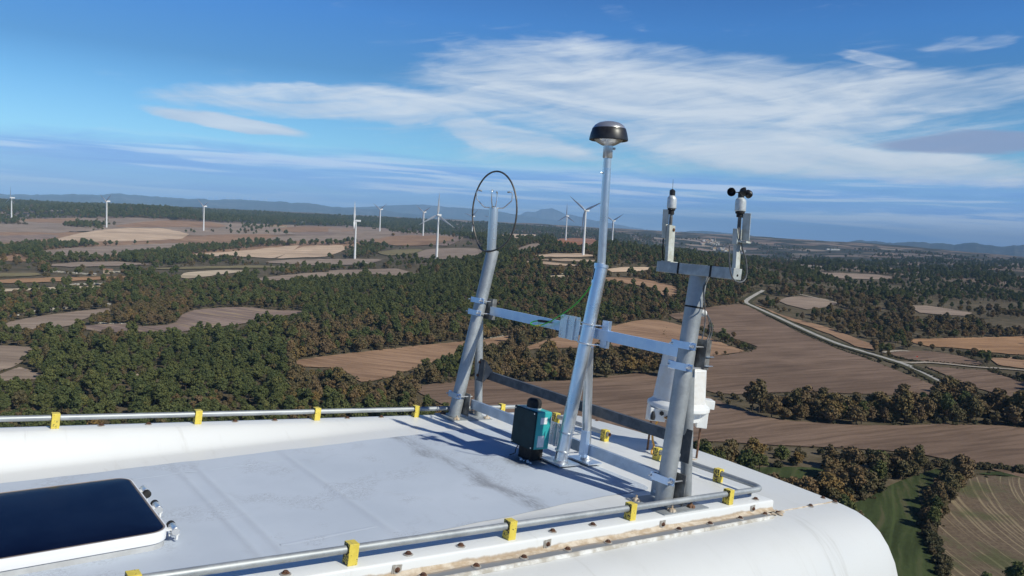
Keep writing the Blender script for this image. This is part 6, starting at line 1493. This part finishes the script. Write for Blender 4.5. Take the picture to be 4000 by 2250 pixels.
# ------------------------------------------------------------------ houses
def hmat(n_, c): M[n_] = mat(n_, c, 0.9, spec=0.15, build=varied(c, tuple(v * 0.8 for v in c), 0.5, 5))
hmat('plaster_white', (0.70, 0.68, 0.64)); hmat('plaster_sand', (0.45, 0.36, 0.26)); hmat('plaster_stone', (0.36, 0.29, 0.22)); hmat('roof_tile', (0.30, 0.17, 0.11)); hmat('roof_pale', (0.55, 0.52, 0.48)); hmat('window_dark', (0.03, 0.03, 0.035)); hmat('plaster_ochre', (0.62, 0.46, 0.20))
def house(P_, L_, D_, H_, wall, roof, yawr, label, group=None, flat=False, tower=False):
    e = bpy.data.objects.new('house', None); col.objects.link(e); e.location = P_; e.rotation_euler = (0, 0, yawr); tag(e, label, 'house', group)
    mb = MB(); mb.box(-L_ / 2, L_ / 2, -D_ / 2, D_ / 2, -6, H_); 
    link('wall', mb.mesh('wall', M[wall]), e)
    mb = MB(); o_ = 0.4
    if flat: mb.box(-L_ / 2 - .1, L_ / 2 + .1, -D_ / 2 - .1, D_ / 2 + .1, H_ + 0.01, H_ + 0.5)
    else:
        h2 = H_ + D_ * 0.22; a, b = L_ / 2 + o_, D_ / 2 + o_
        mb.add([(-a, -b, H_ + 0.01), (a, -b, H_ + 0.01), (a, b, H_ + 0.01), (-a, b, H_ + 0.01), (-a, 0, h2), (a, 0, h2)], [(0, 1, 5, 4), (2, 3, 4, 5), (0, 4, 3), (1, 2, 5), (0, 3, 2, 1)])
    link('roof', mb.mesh('roof', M[roof]), e)
    mb = MB(); mb.box(-0.6, 0.6, -0.06, 0.06, -0.75, 0.75); wm = mb.mesh('window', M['window_dark'])
    nw = max(2, int(L_ / 3.2))
    for fl in range(max(1, int(H_ / 3.2))):
        for k in range(nw):
            o = link('window', wm, e); o.location = (-L_ / 2 + L_ * (k + 0.5) / nw, -D_ / 2 - 0.03, 1.6 + fl * 3.0)
    return e
zV = lambda x, y: (2600 + x / 6.44, 880 + y / 6.44)
rh = random.Random(21)
def cluster(poly, n_, walls, lab, group):
    poly = np.array([zV(*p) for p in poly]); lo, hi = poly.min(0), poly.max(0); c = 0; tr = 0
    while c < n_ and tr < 4000:
        tr += 1
        p = (rh.uniform(lo[0], hi[0]), rh.uniform(lo[1], hi[1]))
        if not inpoly(np.array([p[0]]), np.array([p[1]]), poly)[0]: continue
        w_ = rh.choice(walls)
        house(ground(p), rh.uniform(10, 19), rh.uniform(8, 11), rh.uniform(6, 10.5), w_, rh.choice(['roof_tile', 'roof_tile', 'roof_pale']), rh.uniform(-0.6, 0.6), lab, group); c += 1
cluster([(820, 405), (960, 400), (1100, 365), (1320, 400), (1340, 500), (1260, 545), (1180, 500), (1050, 480), (890, 520)], 46, ['plaster_sand', 'plaster_sand', 'plaster_stone', 'plaster_white'], 'small stone house packed in the old village on the far hillside', 'houses of the old hillside village')
cluster([(1110, 600), (1230, 575), (1440, 590), (1600, 640), (1590, 690), (1450, 680), (1250, 650)], 16, ['plaster_white', 'plaster_white', 'plaster_ochre', 'plaster_sand'], 'pale modern house below the old village on the far hillside', 'houses below the old village')
cluster([(1780, 520), (1840, 520), (1990, 540), (2040, 560), (2010, 750), (1770, 720)], 5, ['plaster_white'], 'white farm shed right of the old village on the far hillside', 'sheds beside the village')
for p in ((1130, 395), (1245, 380)):
    house(ground(zV(*p)), 6, 6, 20, 'plaster_stone', 'roof_tile', 0.2, 'church tower rising above the old hillside village', 'towers of the village')
house(ground(zV(955, 775)), 24, 12, 10, 'plaster_white', 'roof_pale', 0.1, 'large white building standing alone below the hillside village', None, True)
house(ground(zV(310, 660)), 22, 10, 6, 'plaster_white', 'roof_pale', 0.2, 'white farmhouse by the wood left of the hillside village')
house(ground(Z6(765, 668)), 9, 6, 4.2, 'plaster_sand', 'roof_tile', 0.3, 'sandy farmhouse with tiled roof among terraces behind the pine forest')
house(ground(Z6(650, 680)), 8, 4, 1.8, 'plaster_stone', 'roof_pale', 0.3, 'low stone barn left of the sandy farmhouse', None, True)
for k, p in enumerate(((1930, 342), (1955, 343), (1985, 344), (2010, 344))):
    house(ground(Z6(*p)), 16, 9, 6 + k % 2 * 2, 'plaster_sand', 'roof_tile', 0.2, 'sandy farm building in the row at the foot of the dark ridge', 'farm buildings at the foot of the ridge')
for p in ((2140, 303), (2165, 303), (2195, 305)):
    house(ground(Z6(*p)), 26, 10, 6, 'plaster_white', 'roof_pale', 0.1, 'pale building between the pines on the dark ridge', 'buildings on the ridge', True)
for p in ((1660, 290), (1680, 288)):
    house(ground(Z6(*p)), 16, 10, 7, 'plaster_white', 'roof_tile', 0.1, 'white house between the trees of the dark ridge above the third turbine', 'houses on the ridge')
for p in ((1155, 228), (1185, 230), (1210, 230)):
    house(ground(Z8(*p)), 34, 14, 7, 'plaster_white', 'roof_pale', 0.1, 'long white shed in the far fields right of the village', 'sheds in the far fields', True)

# ------------------------------------------------------------------ dry stone terraces
def stone_wall(pts, hgt, seed, label):
    W = bez([ground(p) for p in pts], 14); r_ = random.Random(seed); base = W[0]
    mb = MB()
    for p in W:
        for k in range(3):
            q = p + np.array([r_.uniform(-2.2, 2.2), r_.uniform(-1.5, 1.5), 0]); z = float(height(q[0], q[1])); s_ = r_.uniform(0.35, 0.8) * hgt
            mb.obox((q[0], q[1], z + s_ * 0.45), ((math.cos(s_ * 9), math.sin(s_ * 9), 0.1), (-math.sin(s_ * 9), math.cos(s_ * 9), 0), (0, 0, 1)), (s_ * r_.uniform(0.9, 2.2), s_ * 0.7, s_ * 0.6))
    o = link('stone_terrace', mb.mesh('stone_terrace', M['stone'], base)); o.location = base
    tag(o, label, 'stone terrace', kind='stuff'); return o
for k, (pts, h_, lb_) in enumerate((([Z6(0, 975), (Z6(60, 968)), Z6(110, 965)], 1.2, 'pale rubble bank at the edge of the forest'), ([Z6(200, 940), Z6(300, 935), Z6(420, 918), Z6(520, 910)], 1.2, 'pale rubble bank above the ploughed field'),
        ([Z6(680, 900), Z6(730, 890), Z6(775, 888)], 1.2, 'pale stones by the dark wood'), ([Z6(330, 652), Z6(500, 664), Z6(600, 672)], 1.6, 'pale terrace wall left of the sandy farmhouse'), ([Z6(800, 660), Z6(860, 658), Z6(920, 662)], 1.6, 'pale terrace wall right of the sandy farmhouse'),
        ([Z6(470, 752), Z6(580, 745), Z6(700, 742)], 1.4, 'pale terrace bank above the light track'), ([Z6(700, 1020), Z6(800, 1022), Z6(880, 1026)], 0.9, 'line of pale stones along the brown grove'), ([Z7(940, 1130), Z7(1080, 1125), Z7(1180, 1118), Z7(1270, 1100)], 0.8, 'low stone wall along the upper edge of the brown field'),
        ([Z7(1570, 680), Z7(1640, 665), Z7(1690, 668)], 1.2, 'rock heap behind the shiny mast'))):
    stone_wall(pts, h_, k, lb_)
# road sign at the junction
sp_ = ground(Z8(1777, 1012)); e = bpy.data.objects.new('road_sign', None); col.objects.link(e); e.location = sp_; tag(e, 'small red bordered road sign beside the road junction', 'road sign')
mb = MB(); mb.lathe([(0.05, 0), (0.05, 2.4)], (0, 0, 0), n=8); link('post', mb.mesh('post', M['galv']), e)
hmat('sign_red', (0.55, 0.06, 0.04))
mb = MB(); mb.add([(-0.7, 0, 3.3), (0.7, 0, 3.3), (0, 0, 2.1), (-0.7, 0.04, 3.3), (0.7, 0.04, 3.3), (0, 0.04, 2.1)], [(0, 2, 1), (3, 4, 5), (0, 1, 4, 3), (1, 2, 5, 4), (2, 0, 3, 5)]); link('plate', mb.mesh('plate', M['sign_red']), e)

# ------------------------------------------------------------------ haze
hz = MB(); hz.box(-42000, 42000, -42000, 42000, -230, 830)
hme = hz.mesh('haze', [])
hm = bpy.data.materials.new('haze'); hm.use_nodes = True; hn = NT(hm.node_tree); hn.n.clear()
pvn = hn.node('ShaderNodeVolumePrincipled'); pvn.inputs['Color'].default_value = (0.42, 0.68, 1.0, 1); pvn.inputs['Density'].default_value = HAZE; pvn.inputs['Anisotropy'].default_value = -0.3
ho = hn.node('ShaderNodeOutputMaterial'); hn.l.new(pvn.outputs[0], ho.inputs['Volume'])
hme.materials.append(hm); tag(link('haze', hme), 'pale blue haze over the far country', kind='stuff')
